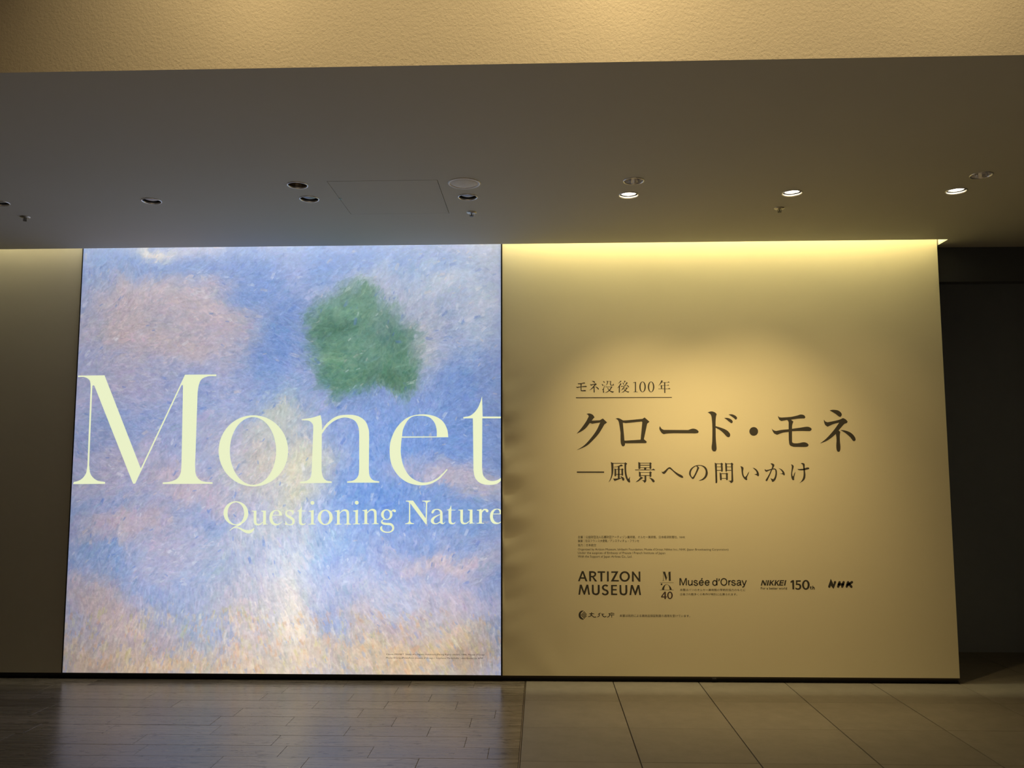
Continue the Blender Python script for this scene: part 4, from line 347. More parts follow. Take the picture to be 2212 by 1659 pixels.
    ['17429,7273 17763,7274 17759,7175 17530,7174 17521,7050 17574,7053 17625,7050 17689,7029 17743,6991 17776,6931 17788,6863 17777,6785 17743,6714 17683,6664 17611,6635 17541,6631 17471,6644 17423,6666 17377,6694 17387,6792 17439,6759 17494,6733 17556,6727 17614,6744 17652,6787 17668,6843 17656,6898 17621,6941 17565,6960 17502,6961 17462,6953 17422,6941'],
    ['18363,6967 18358,6915 18347,6864 18329,6816 18306,6772 18278,6732 18245,6698 18209,6671 18170,6651 18130,6639 18088,6634 18047,6638 18008,6650 17970,6670 17936,6697 17906,6731 17881,6771 17861,6815 17847,6863 17839,6914 17837,6966 17842,7018 17854,7068 17871,7117 17894,7161 17923,7201 17955,7235 17991,7262 18030,7282 18071,7294 18112,7299 18153,7295 18193,7283 18230,7263 18265,7236 18295,7202 18320,7162 18340,7118 18354,7070 18362,7019', '18220,6967 18217,6930 18211,6895 18203,6861 18191,6829 18178,6802 18162,6778 18145,6759 18127,6745 18107,6736 18088,6733 18069,6736 18050,6744 18033,6758 18017,6777 18003,6801 17992,6829 17983,6860 17976,6894 17973,6929 17973,6966 17976,7002 17981,7038 17990,7072 18001,7103 18015,7131 18030,7155 18048,7174 18066,7188 18085,7197 18105,7200 18124,7197 18142,7188 18160,7174 18176,7155 18190,7132 18201,7104 18210,7073 18216,7039 18220,7003'],
    ['18402,6875 18399,6843 18395,6795 18393,6745 18396,6702 18414,6671 18440,6655 18460,6650 18470,6646 18490,6703 18478,6707 18465,6710 18458,6712 18455,6718 18453,6747 18455,6794 18459,6841 18461,6873'],
    ['18377,6783 18488,6784 18490,6827 18378,6827'],
    ['18536,6904 18527,6651 18587,6652 18596,6904'],
    ['18583,6731 18592,6744 18605,6762 18617,6776 18621,6780 18620,6779 18624,6777 18630,6773 18634,6766 18637,6744 18637,6711 18635,6676 18634,6652 18690,6652 18691,6676 18693,6711 18692,6750 18688,6783 18674,6808 18655,6825 18631,6834 18603,6832 18579,6815 18561,6794 18547,6775 18538,6762'],
  ],
}
TEXTS = [
  ('organizer_credits', '主催｜公益財団法人石橋財団アーティゾン美術館、オルセー美術館、日本経済新聞社、NHK', 0.2498, 1.0302, 0.9926, 1.0096, 1, 0),
  ('organizer_credits', '後援｜在日フランス大使館／アンスティチュ・フランセ', 0.2495, 1.0038, 0.6738, 0.9832, 1, 0),
  ('organizer_credits', '協力｜日本航空', 0.2493, 0.9739, 0.3757, 0.9543, 1, 0),
  ('organizer_credits', "Organized by Artizon Museum, Ishibashi Foundation; Musée d'Orsay; Nikkei Inc.; NHK (Japan Broadcasting Corporation)", 0.249, 0.9433, 1.2887, 0.9245, 1, 0),
  ('organizer_credits', 'Under the auspices of Embassy of France / French Institute of Japan', 0.2488, 0.9192, 0.853, 0.8992, 1, 0),
  ('organizer_credits', 'With the Support of Japan Airlines Co., Ltd.', 0.2485, 0.8944, 0.6241, 0.8741, 1, 0),
  ('gallery_note', '本展はパリのオルセー美術館の学術的協力のもとに', 0.9486, 0.6692, 1.3965, 0.6526, 1, 0),
  ('gallery_note', '企画され数多くの名作が特別に出展されます。', 0.948, 0.6388, 1.3403, 0.6231, 1, 0),
  ('newspaper_slogan', 'For a better world', 1.5028, 0.6805, 1.6808, 0.6647, 2, 0),
  ('indemnity_note', '本展は政府による美術品保証制度の適用を受けています。', 0.5319, 0.4935, 1.0151, 0.4753, 1, 0),
  ('picture_caption', "Claude MONET  Study of a Figure Outdoors (Facing Right) (detail), 1886, Musée d'Orsay", -1.0838, 0.2228, -0.3996, 0.2092, 0.7, 0),
  ('picture_caption', "Photo ©GrandPalaisRmn (musée d'Orsay) / Stéphane Maréchalle / distributed by AMF", -1.0835, 0.1987, -0.4107, 0.1849, 0.7, 0),
]

# ---------------------------------------------------------------- helpers
def tag(o, label=None, cat=None, group=None, kind=None):
    if label: o['label'] = label
    if cat: o['category'] = cat
    if group: o['group'] = group
    if kind: o['kind'] = kind
    return o


def mesh_obj(name, verts, faces, mat, parent=None, smooth=False, loc=None):
    me = bpy.data.meshes.new(name)
    me.from_pydata([tuple(v) for v in verts], [], faces)
    me.update()
    if mat: me.materials.append(mat)
    if smooth:
        for p in me.polygons: p.use_smooth = True
    o = bpy.data.objects.new(name, me)
    COL.objects.link(o)
    if parent: o.parent = parent
    if loc is not None: o.location = loc
    return o


def empty(name, loc):
    o = bpy.data.objects.new(name, None)
    COL.objects.link(o)
    o.location = loc
    o.empty_display_size = 0.1
    return o


class MB:
    def __init__(s): s.v, s.f = [], []

    def box(s, x0, x1, y0, y1, z0, z1, b=0.0):
        n = len(s.v)
        if b <= 0:
            s.v += [(x, y, z) for z in (z0, z1) for y in (y0, y1) for x in (x0, x1)]
            s.f += [tuple(n + i for i in q) for q in ((0, 2, 3, 1), (4, 5, 7, 6), (0, 1, 5, 4), (2, 6, 7, 3), (0, 4, 6, 2), (1, 3, 7, 5))]
        else:   # top edges chamfered
            s.v += [(x0, y0, z0), (x1, y0, z0), (x1, y1, z0), (x0, y1, z0),
                    (x0, y0, z1 - b), (x1, y0, z1 - b), (x1, y1, z1 - b), (x0, y1, z1 - b),
                    (x0 + b, y0 + b, z1), (x1 - b, y0 + b, z1), (x1 - b, y1 - b, z1), (x0 + b, y1 - b, z1)]
            s.f += [tuple(n + i for i in q) for q in ((3, 2, 1, 0), (8, 9, 10, 11))]
            for a in (0, 4):
                for i in range(4):
                    j = (i + 1) % 4
                    s.f.append((n + a + i, n + a + j, n + a + 4 + j, n + a + 4 + i))
        return s

    def lathe(s, prof, seg=40, axis=(0, 0), flip=False):
        """prof: (radius, z) list turned about the vertical axis"""
        n = len(s.v)
        for r, z in prof:
            for k in range(seg):
                a = 2 * PI * k / seg
                s.v.append((axis[0] + r * math.cos(a), axis[1] + r * math.sin(a), z))
        for i in range(len(prof) - 1):
            for k in range(seg):
                j = (k + 1) % seg
                q = (n + i * seg + k, n + i * seg + j, n + (i + 1) * seg + j, n + (i + 1) * seg + k)
                s.f.append(q[::-1] if flip else q)
        return s

    def disc(s, r, z, seg=40, axis=(0, 0), rx=1.0):
        n = len(s.v)
        s.v += [(axis[0] + r * rx * math.cos(2 * PI * k / seg), axis[1] + r * math.sin(2 * PI * k / seg), z) for k in range(seg)]
        s.f.append(tuple(n + k for k in range(seg))[::-1])
        return s

    def build(s, name, mat, parent=None, smooth=False, loc=None):
        return mesh_obj(name, s.v, s.f, mat, parent, smooth, loc)


# ---------------------------------------------------------------- materials
class NT:
    def __init__(s, name):
        s.m = bpy.data.materials.new(name)
        s.m.use_nodes = True
        s.t = s.m.node_tree
        s.b = s.t.nodes['Principled BSDF']

    def n(s, typ, **kw):
        x = s.t.nodes.new(typ)
        for k, v in kw.items():
            if k in x.inputs: x.inputs[k].default_value = v
            else: setattr(x, k, v)
        return x

    def l(s, a, b): s.t.links.new(a, b)

    def coords(s, scale=(1, 1, 1), rand=False):
        tc = s.n('ShaderNodeTexCoord')
        mp = s.n('ShaderNodeMapping')
        mp.inputs['Scale'].default_value = scale
        s.l(tc.outputs['Object'], mp.inputs['Vector'])
        if rand:
            oi = s.n('ShaderNodeObjectInfo')
            mul = s.n('ShaderNodeVectorMath', operation='SCALE')
            mul.inputs[0].default_value = (37.0, 91.0, 13.0)
            s.l(oi.outputs['Random'], mul.inputs['Scale'])
            s.l(mul.outputs[0], mp.inputs['Location'])
            s.oi = oi
        return mp.outputs[0]


def mat(name, col, rough=0.6, metal=0.0, noise=None, bump=None, spec=0.5, emit=None, estr=0.0):
    """noise = (scale, amount); bump = (scale, strength, distance)"""
    N = NT(name)
    b = N.b
    b.inputs['Base Color'].default_value = (*col, 1)
    b.inputs['Roughness'].default_value = rough
    b.inputs['Metallic'].default_value = metal
    b.inputs['Specular IOR Level'].default_value = spec
    if noise:
        v = N.coords()
        nz = N.n('ShaderNodeTexNoise', Scale=noise[0], Detail=5.0)
        N.l(v, nz.inputs['Vector'])
        r = N.n('ShaderNodeMix', data_type='RGBA')
        r.inputs[6].default_value = (*[c * (1 - noise[1]) for c in col], 1)
        r.inputs[7].default_value = (*[min(1, c * (1 + noise[1])) for c in col], 1)
        N.l(nz.outputs[0], r.inputs[0])
        N.l(r.outputs[2], b.inputs['Base Color'])
    if bump:
        v = N.coords()
        nz = N.n('ShaderNodeTexNoise', Scale=bump[0], Detail=4.0, Roughness=0.6)
        N.l(v, nz.inputs['Vector'])
        bp = N.n('ShaderNodeBump', Strength=bump[1], Distance=bump[2])
        N.l(nz.outputs[0], bp.inputs['Height'])
        N.l(bp.outputs[0], b.inputs['Normal'])
    if emit:
        b.inputs['Emission Color'].default_value = (*emit, 1)
        b.inputs['Emission Strength'].default_value = estr
    return N.m


M_ceil = mat('ceiling_paint', (.60, .595, .535), .85, noise=(1.3, .03), bump=(160, .05, .002))
M_fascia = mat('bulkhead_plaster', (.80, .74, .62), .8, noise=(6, .03), bump=(95, .75, .005))
M_wall = mat('wall_paint', (.62, .58, .47), .8, noise=(2, .02), bump=(140, .06, .002))
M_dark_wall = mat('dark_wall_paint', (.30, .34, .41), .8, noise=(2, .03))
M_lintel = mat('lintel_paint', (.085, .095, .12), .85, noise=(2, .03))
M_lobby = mat('lobby_paint', (.45, .41, .34), .9, noise=(2, .02))
M_sheet = mat('stretched_fabric', (.78, .72, .54), .75, noise=(3, .015), bump=(420, .12, .001))
M_black = mat('black_metal', (.012, .012, .014), .45, bump=(60, .03, .001))
M_rail = mat('brown_metal_rail', (.06, .045, .035), .4, metal=.5, bump=(60, .03, .001))
M_plinth = mat('black_plinth', (.012, .012, .014), .5, noise=(8, .1))
M_bed = mat('grout', (.075, .058, .035), .9, noise=(20, .2))
M_ink = mat('charcoal_print', (.046, .041, .033), .7, noise=(30, .05))
M_ink_brown = mat('grey_brown_print', (.075, .045, .04), .7, noise=(30, .05))
M_ring = mat('white_enamel', (.95, .95, .94), .22, noise=(20, .02))
M_alu = mat('satin_aluminium', (.95, .95, .95), .28, metal=.8, noise=(20, .02))
M_baffle = mat('black_baffle', (.03, .031, .034), .45, noise=(20, .1))
M_chrome = mat('polished_reflector', (.92, .92, .93), .2, metal=.55, noise=(9, .05), bump=(28, .5, .004))
M_bronze = mat('dim_bronze_reflector', (.16, .13, .10), .35, metal=.8, noise=(40, .2))
M_lens = mat('glass_lens', (.26, .28, .30), .12, noise=(30, .1), spec=.8)
M_lit = mat('lit_lamp', (1, .9, .7), .5, noise=(10, .01), emit=(1.0, .86, .62), estr=22)
M_grille = mat('speaker_grille', (.90, .90, .88), .8, noise=(300, .15), bump=(500, .5, .001))
M_steel = mat('sprinkler_metal', (.55, .54, .50), .35, metal=.9, noise=(40, .05))
M_bulb = mat('sprinkler_frame', (.08, .075, .07), .4, metal=.6, noise=(40, .05))
M_strip = mat('brass_edge_strip', (.30, .25, .19), .35, metal=.8, noise=(40, .1))
M_cove = mat('cove_white', (.8, .78, .7), .8, noise=(4, .02))


def wood():
    N = NT('grey_oak_plank')
    b = N.b
    v = N.coords((1.1, 16, 6), rand=True)
    n1 = N.n('ShaderNodeTexNoise', Scale=2.2, Detail=8.0, Roughness=0.62, Distortion=1.1)
    N.l(v, n1.inputs['Vector'])
    v2 = N.coords((5.5, 24, 6), rand=True)
    n2 = N.n('ShaderNodeTexNoise', Scale=1.5, Detail=3.5, Roughness=0.55, Distortion=1.6)
    N.l(v2, n2.inputs['Vector'])
    r1 = N.n('ShaderNodeValToRGB')
    r1.color_ramp.elements[0].position = .30
    r1.color_ramp.elements[0].color = (.085, .074, .060, 1)
    r1.color_ramp.elements[1].position = .66
    r1.color_ramp.elements[1].color = (.200, .174, .142, 1)
    N.l(n1.outputs[0], r1.inputs[0])
    r2 = N.n('ShaderNodeValToRGB')
    r2.color_ramp.elements[0].position = .575
    r2.color_ramp.elements[0].color = (1, 1, 1, 1)
    r2.color_ramp.elements[1].position = .66
    r2.color_ramp.elements[1].color = (.50, .46, .42, 1)
    N.l(n2.outputs[0], r2.inputs[0])
    mx = N.n('ShaderNodeMix', data_type='RGBA', blend_type='MULTIPLY')
    mx.inputs[0].default_value = 1
    N.l(r1.outputs[0], mx.inputs[6])
    N.l(r2.outputs[0], mx.inputs[7])
    sp = N.n('ShaderNodeMath', operation='MULTIPLY')
    sp.inputs[1].default_value = .52
    N.l(r2.outputs[0], sp.inputs[0])
    N.l(sp.outputs[0], b.inputs['Specular IOR Level'])
    # each plank a slightly different tone
    mr = N.n('ShaderNodeMapRange')
    mr.inputs['To Min'].default_value = .78
    mr.inputs['To Max'].default_value = 1.2
    N.l(N.oi.outputs['Random'], mr.inputs['Value'])
    hs = N.n('ShaderNodeHueSaturation')
    N.l(mr.outputs[0], hs.inputs['Value'])
    N.l(mx.outputs[2], hs.inputs['Color'])
    N.l(hs.outputs[0], b.inputs['Base Color'])
    rr = N.n('ShaderNodeMapRange')
    rr.inputs['To Min'].default_value = .18
    rr.inputs['To Max'].default_value = .30
    N.l(n1.outputs[0], rr.inputs['Value'])
    N.l(rr.outputs[0], b.inputs['Roughness'])
    b.inputs['Specular IOR Level'].default_value = .5
    bp = N.n('ShaderNodeBump', Strength=.10, Distance=.002)
    N.l(n1.outputs[0], bp.inputs['Height'])
    N.l(bp.outputs[0], b.inputs['Normal'])
    return N.m


def stone():
    N = NT('beige_stone_tile')
    b = N.b
    v = N.coords((1, 1, 1), rand=True)
    n1 = N.n('ShaderNodeTexNoise', Scale=9.0, Detail=9.0, Roughness=0.7)
    N.l(v, n1.inputs['Vector'])
    r1 = N.n('ShaderNodeValToRGB')
    r1.color_ramp.elements[0].position = .3
    r1.color_ramp.elements[0].color = (.165, .152, .134, 1)
    r1.color_ramp.elements[1].position = .72
    r1.color_ramp.elements[1].color = (.202, .187, .165, 1)
    N.l(n1.outputs[0], r1.inputs[0])
    mr = N.n('ShaderNodeMapRange')
    mr.inputs['To Min'].default_value = .93
    mr.inputs['To Max'].default_value = 1.07
    N.l(N.oi.outputs['Random'], mr.inputs['Value'])
    hs = N.n('ShaderNodeHueSaturation')
    N.l(mr.outputs[0], hs.inputs['Value'])
    N.l(r1.outputs[0], hs.inputs['Color'])
    N.l(hs.outputs[0], b.inputs['Base Color'])
    b.inputs['Roughness'].default_value = .62
    b.inputs['Specular IOR Level'].default_value = .35
    bp = N.n('ShaderNodeBump', Strength=.15, Distance=.002)
    N.l(n1.outputs[0], bp.inputs['Height'])
    N.l(bp.outputs[0], b.inputs['Normal'])
    return N.m


M_wood, M_tile = wood(), stone()

# ---------------------------------------------------------------- floor
XW = -0.120           # line between the wooden floor and the stone tiles
YB = 0.206            # where planks and tiles stop under the wall panels (floor coordinates)
FS = 0.9733           # the floor is laid out for 0.6 m tiles and then brought to the scale of the walls
ZF = 0.0390           # finished floor level
floor = MB().box(-6.15, 6.15, -9.15, 1.55, -0.12, -0.012).build('floor', M_bed)
floor.scale = (FS, FS, FS)
floor.location = CAM * (1 - FS)
tag(floor, 'wooden plank floor on the left meeting beige stone tiles on the right', kind='structure')
G = 0.0006
PW = 0.1864
JOINTS = {1: [-0.99], 2: [-1.839, -1.259, -0.737], 3: [-0.545], 4: [-1.118, -0.291], 5: [-1.5, -0.881, -0.426],
          6: [-1.118, -0.65], 7: [-1.472, -0.424], 8: [-1.381, -0.909, -0.288], 9: [-1.211, -0.639], 10: [-0.933, -0.409]}
far = MB()
for row in range(0, 48):
    y1 = -0.02 - PW * (row - 1)
    y0 = y1 - PW
    if row == 0: y1 = YB - 0.002
    js = list(JOINTS.get(row, [-0.25 - random.random() * .7]))
    if row in JOINTS and len(js) < 3 and row != 8:
        pass
    x = min(js)
    while x > -5.2:
        x -= random.choice((.9, .45, .62, .45, .76))
        js.append(x)
    js = sorted(js)
    js = [j for j in js if j > -5.8]
    ends = [-6.12] + js + [XW - 0.006]
    for a, b_ in zip(ends[:-1], ends[1:]):
        if row < 17:
            h = random.uniform(-.0004, .0004)
            MB().box(-(b_ - a) / 2 + G, (b_ - a) / 2 - G, -(y1 - y0) / 2 + G, (y1 - y0) / 2 - G, -.012, h, .0012).build(
                'plank', M_wood, floor, loc=((a + b_) / 2, (y0 + y1) / 2, 0))
        elif y0 > -9.05:
            far.box(a + G, b_ - G, y0 + G, y1 - G, -.012, 0, .0012)
tag(far.build('plank_field', M_wood, floor), kind='stuff')
# stone tiles, wider joints running away from the wall
X0, Y0, TS = 0.4947, -0.3421, 0.6
far = MB()
for i in range(-1, 10):
    xa, xb = X0 + TS * (i - 1) + .0028, X0 + TS * i - .0028
    if i == -1: continue
    if i == 0: xa = XW + .004
    if xa > 6.1: break
    xb = min(xb, 6.12)
    for j in range(-3, 15):
        yb, ya = Y0 - TS * j - .0017, Y0 - TS * (j + 1) + .0017
        lim = YB - 0.002 if xb < 2.9 else 1.31
        if yb > lim: yb = lim
        if ya < -9.05: ya = -9.05
        if yb - ya < .05 or yb < ya: continue
        if ya > -3.4:
            w, d = xb - xa, yb - ya
            MB().box(-w / 2, w / 2, -d / 2, d / 2, -.012, random.uniform(-.0003, .0003), .0012).build(
                'tile', M_tile, floor, loc=((xa + xb) / 2, (ya + yb) / 2, 0))
        else:
            far.box(xa, xb, ya, yb, -.012, 0, .0012)
tag(far.build('tile_field', M_tile, floor), kind='stuff')
MB().box(XW - .004, XW + .001, -9.05, YB - .002, -.012, .0012, .0006).build('edge_strip', M_strip, floor)

# ---------------------------------------------------------------- ceiling
XE = 2.829            # right end of the light slot
SLOT = (-5.95, XE, -0.145, 0.058)
DL_X = [-3.229, -2.306, -1.362, -0.425, 0.515, 1.457, 2.392]
DL_Y = -1.204
RF = [(-1.362, -1.452), (0.518, -1.450), (2.401, -1.472)]
AP = (-1.181, -0.570, -1.505, -0.893)
SPK = (-0.424, -1.447)
SPR = [(-3.246, -0.915), (-0.427, -0.900), (1.463, -0.912)]
RD = 0.0535


def circ(cx, cy, r, n=40): return [(cx + r * math.cos(2 * PI * k / n), cy + r * math.sin(2 * PI * k / n)) for k in range(n)]


HP = .0028
holes = [circ(x, DL_Y, RD) for x in DL_X] + [circ(x, y, RD + .001) for x, y in RF] + [circ(*SPK, .086)]
holes.append([(SLOT[0], SLOT[2]), (SLOT[1], SLOT[2]), (SLOT[1], SLOT[3]), (SLOT[0], SLOT[3])])
holes.append([(AP[0] - HP, AP[2] - HP), (AP[1] + HP, AP[2] - HP), (AP[1] + HP, AP[3] + HP), (AP[0] - HP, AP[3] + HP)])
outer = [(-6, YF), (6, YF), (6, 1.15), (-6, 1.15)]
loops = [outer] + holes
flat = [p for l in loops for p in l]
tris = tessellate_polygon([[Vector((x, y, 0)) for x, y in l] for l in loops])
V = [(x, y, ZC) for x, y in flat]
F = []
for t in tris:
    a, b_, c = (Vector(V[i]) for i in t)
    F.append(tuple(t) if (b_ - a).cross(c - a).z < 0 else tuple(t[::-1]))
# the thickness of the board around every opening
base = 0
for li, l in enumerate(loops):
    n = len(l)
    if li > 0:
        s = len(V)
        V += [(x, y, ZC + .012) for x, y in l]
        for k in range(n):
            j = (k + 1) % n
            F.append((base + k, base + j, s + j, s + k))
    base += n
ceiling = mesh_obj('ceiling', V, F, M_ceil)
tag(ceiling, 'low grey ceiling with recessed lamps above the picture wall', kind='structure')
MB().box(-6, 6, YF + .07, 1.2, ZC + .85, ZC + .9).build('ceiling_void', M_black, ceiling)
# light slot: white trough above the ceiling
s = MB()
s.box(SLOT[0], SLOT[1] + .012, SLOT[2] - .012, SLOT[2], ZC + .0122, 3.74)
s.box(SLOT[1], SLOT[1] + .012, SLOT[2], SLOT[3], ZC + .0122, 3.74)
s.box(SLOT[0], SLOT[1] + .012, SLOT[3], SLOT[3] + .012, ZC + .0122, 3.74)
s.box(SLOT[0], SLOT[1] + .012, SLOT[2] - .012, SLOT[3] + .012, 3.74, 3.75)
s.build('light_slot', M_cove, ceiling)

# bulkhead face above the near edge of the low ceiling, and the lobby shell
o = MB().box(-6, 6, YF, YF + .06, ZC + .0002, ZL).build('wall_bulkhead', M_fascia)
tag(o, 'beige textured plaster bulkhead over the near edge of the low ceiling', kind='structure')
o = MB().box(-6, 6, -9, YF, ZL, ZL + .05).build('ceiling_lobby', M_lobby)
tag(o, kind='structure')
o = MB().box(-6.1, -6, -9, 1.25, ZF, ZL).build('wall_side_left', M_lobby); tag(o, kind='structure')
o = MB().box(6, 6.1, -9, 1.25, ZF, ZL).build('wall_side_right', M_dark_wall); tag(o, kind='structure')
o = MB().box(-6, 6, -9.1, -8.9, ZF, ZL).build('wall_behind', M_lobby); tag(o, kind='structure')
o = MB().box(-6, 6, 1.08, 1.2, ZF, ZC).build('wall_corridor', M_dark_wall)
tag(o, 'dark corridor wall seen to the right of the yellow panel', kind='structure')

# ---------------------------------------------------------------- picture wall
XLB0, XLB1 = -3.3655, -0.2770      # light box
XPR = 2.818                        # right end of the panel
ZB = 0.079
o = MB().box(-6, XLB0 - .001, 0, .05, ZB, 3.30).build('wall_left', M_wall)
tag(o, 'plain beige wall left of the glowing picture', kind='structure')
o = MB().box(-6, XPR - .02, .075, .20, ZF, ZC - .002).build('wall_back', M_dark_wall)
tag(o, kind='structure')
o = MB().box(-6, XPR - .006, .034, .060, ZF - .004, ZB - .0005).build('baseboard_back', M_plinth)
tag(o, 'black recessed plinth under the picture wall', kind='structure')
o = MB().box(-6, XLB0 - .001, .004, .04, ZB - .011, ZB - .0005).build('trim_1', M_black)
tag(o, kind='structure')

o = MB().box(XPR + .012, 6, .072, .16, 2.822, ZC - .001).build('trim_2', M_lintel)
tag(o, 'dark lintel over the corridor opening', kind='structure')

# ---- the print: a generic painterly field of sky, cloud, foliage and meadow (an original stand-in)
def srgb(c): return np.where(c <= .04045, c / 12.92, ((c + .055) / 1.055) ** 2.4)


def paint(n=1300, seed=5):
    rng = np.random.default_rng(seed)

    def vnoise(k, oct_=3):
        out = np.zeros((n, n), np.float32)
        amp = 1.0
        for _ in range(oct_):
            g = rng.random((k + 2, k + 2), dtype=np.float32)
            t = np.linspace(0, k, n, endpoint=False)
            i = t.astype(int)
            f = (t - i).astype(np.float32)
            f = f * f * (3 - 2 * f)
            a = g[i][:, i] * (1 - f)[None] + g[i][:, i + 1] * f[None]
            b = g[i + 1][:, i] * (1 - f)[None] + g[i + 1][:, i + 1] * f[None]
            out += amp * (a * (1 - f)[:, None] + b * f[:, None] - .5)
            amp *= .5
            k *= 2
        return out
    yy, xx = np.mgrid[0:n, 0:n].astype(np.float32) / n
    wx = xx + .08 * vnoise(5) + .035 * vnoise(22, 3)
    wy = yy + .08 * vnoise(5) + .035 * vnoise(22, 3)
    img = np.zeros((n, n, 3), np.float32)
    img[:] = (150, 168, 216)
    img += (vnoise(6)[..., None] * np.array([46, 26, 10], np.float32))

    def blob(u, v, ru, rv, col, a=1.0, rot=0.0, hard=2.0):
        c, s = math.cos(rot), math.sin(rot)
        dx, dy = wx - u, wy - v
        d = ((c * dx + s * dy) / ru) ** 2 + ((-s * dx + c * dy) / rv) ** 2
        w = (a * np.exp(-d ** (hard / 2)))[..., None]
        img[:] = img * (1 - w) + np.array(col, np.float32) * w
    B = blob
    # blues
    for u, v, ru, rv, c in ((.10, .04, .12, .06, (110, 150, 215)), (.30, .09, .16, .06, (110, 148, 214)), (.68, .04, .22, .05, (112, 152, 222)),
                            (.16, .20, .04, .02, (90, 130, 205)), (.90, .30, .12, .14, (108, 146, 214)), (.90, .48, .14, .10, (116, 152, 218)),
                            (.74, .46, .15, .10, (122, 158, 222)), (.44, .34, .05, .10, (120, 155, 220)), (.72, .64, .15, .07, (110, 150, 216)),
                            (.10, .72, .10, .05, (130, 160, 210)), (.60, .74, .08, .06, (140, 172, 224)), (.25, .50, .12, .09, (146, 166, 216)),
                            (.40, .20, .06, .08, (112, 150, 216)), (.92, .66, .08, .05, (120, 156, 215)), (.05, .62, .05, .08, (150, 165, 205))):
        B(u, v, ru * 1.1, rv * 1.15, (c[0] - 2, c[1] + 2, c[2] + 5), .85, hard=2.6)
    # pink, mauve and cream cloud
    for u, v, ru, rv, c in ((.17, .13, .13, .05, (206, 188, 196)), (.10, .20, .09, .05, (205, 182, 184)), (.28, .17, .10, .04, (196, 180, 192)),
                            (.22, .25, .13, .05, (200, 182, 188)), (.08, .33, .10, .06, (178, 172, 200)), (.12, .52, .12, .05, (186, 176, 200)),
                            (.28, .58, .10, .04, (196, 178, 192)), (.16, .66, .12, .04, (196, 176, 188)), (.30, .72, .12, .04, (180, 178, 208)),
                            (.86, .56, .10, .035, (196, 182, 198)), (.95, .59, .06, .03, (190, 184, 204)), (.86, .74, .12, .03, (206, 188, 200)),
                            (.74, .82, .14, .04, (176, 188, 222)), (.90, .83, .10, .04, (196, 184, 206)), (.95, .12, .06, .10, (182, 198, 224)),
                            (.84, .06, .08, .03, (192, 206, 230)), (.50, .015, .03, .018, (240, 226, 214)), (.20, .012, .06, .015, (236, 222, 214)),
                            (.07, .83, .10, .06, (188, 168, 170)), (.16, .90, .13, .06, (196, 172, 168)), (.10, .97, .14, .05, (190, 166, 158)),
                            (.30, .44, .10, .05, (170, 174, 208))):
        B(u, v, ru * 1.15, rv * 1.15, (c[0] + 4, c[1] + 4, c[2] + 2), .85, hard=2.6)
    # a broad hazy column of cream and pale lilac light
    for u, v, ru, rv, c in ((.45, .40, .08, .06, (202, 206, 190)), (.42, .50, .10, .07, (208, 196, 180)), (.52, .52, .06, .06, (222, 216, 184)),
                            (.50, .60, .07, .05, (214, 208, 176)), (.46, .68, .10, .06, (190, 194, 198)), (.40, .78, .11, .09, (168, 180, 206)),
                            (.54, .80, .07, .09, (212, 216, 222)), (.34, .90, .12, .10, (160, 174, 200)), (.44, .92, .07, .10, (206, 186, 180)),
                            (.55, .92, .07, .10, (240, 228, 208)), (.22, .95, .08, .06, (176, 160, 170))):
        B(u, v, ru, rv, c, .8)
    # soft foliage green with a pale cloud bank beside it
    B(.80, .20, .09, .11, (206, 204, 210), .75)
    B(.70, .10, .14, .05, (200, 204, 216), .6)
    for u, v, ru, rv in ((.65, .22, .13, .10), (.57, .17, .06, .05), (.74, .28, .06, .07), (.66, .13, .07, .04), (.60, .29, .07, .04)):
        B(u, v, ru, rv, (84, 138, 116), .9, hard=5)
    for u, v, ru, rv, c in ((.60, .18, .05, .02, (58, 112, 92)), (.70, .30, .06, .02, (56, 108, 84)), (.66, .22, .05, .03, (108, 158, 138)),
                            (.57, .24, .04, .02, (110, 160, 122)), (.74, .20, .03, .03, (64, 118, 110)), (.63, .13, .04, .015, (120, 172, 150))):
        B(u, v, ru, rv, c, .75)
    # meadow
    for u, v, ru, rv, c in ((.30, .97, .30, .04, (214, 186, 152)), (.70, .96, .12, .08, (220, 188, 146)), (.84, .95, .12, .08, (226, 190, 140)), (.95, .97, .07, .06, (176, 150, 124)),
                            (.76, .89, .06, .03, (196, 178, 176)), (.66, .90, .03, .05, (150, 168, 212)), (.90, .90, .07, .03, (214, 192, 170)), (.04, .99, .10, .02, (170, 150, 140))):
        B(u, v, ru, rv, c, .8)
    img = img * .97 + np.array((214, 216, 232), np.float32) * .03
    src = img.copy()
    # brush strokes: bristled dabs laid over the field
    tmpl = {}

    def template(L, wd, ang, var):
        key = (L, wd, ang, var)
        if key in tmpl: return tmpl[key]
        R = int(L * .5) + 3
        ys, xs = np.mgrid[-R:R + 1, -R:R + 1].astype(np.float32)
        a = ang * PI / 16
        u = xs * math.cos(a) + ys * math.sin(a)
        v = -xs * math.sin(a) + ys * math.cos(a)
        r2 = np.random.default_rng(var * 977 + L)
        br = r2.normal(0, 1, 64).astype(np.float32)
        idx = ((v / wd * 7) + 32).astype(int) % 64
        end = L * .5 * (1 + .25 * br[idx] * .4)
        al = np.clip((end - abs(u)) / (L * .16), 0, 1) * np.clip((wd * .5 - abs(v)) / 1.3, 0, 1)
        al *= .68
        tmpl[key] = (R, al[..., None], (br[idx] * 5.5)[..., None])
        return tmpl[key]
    fl = vnoise(4) * 2.2
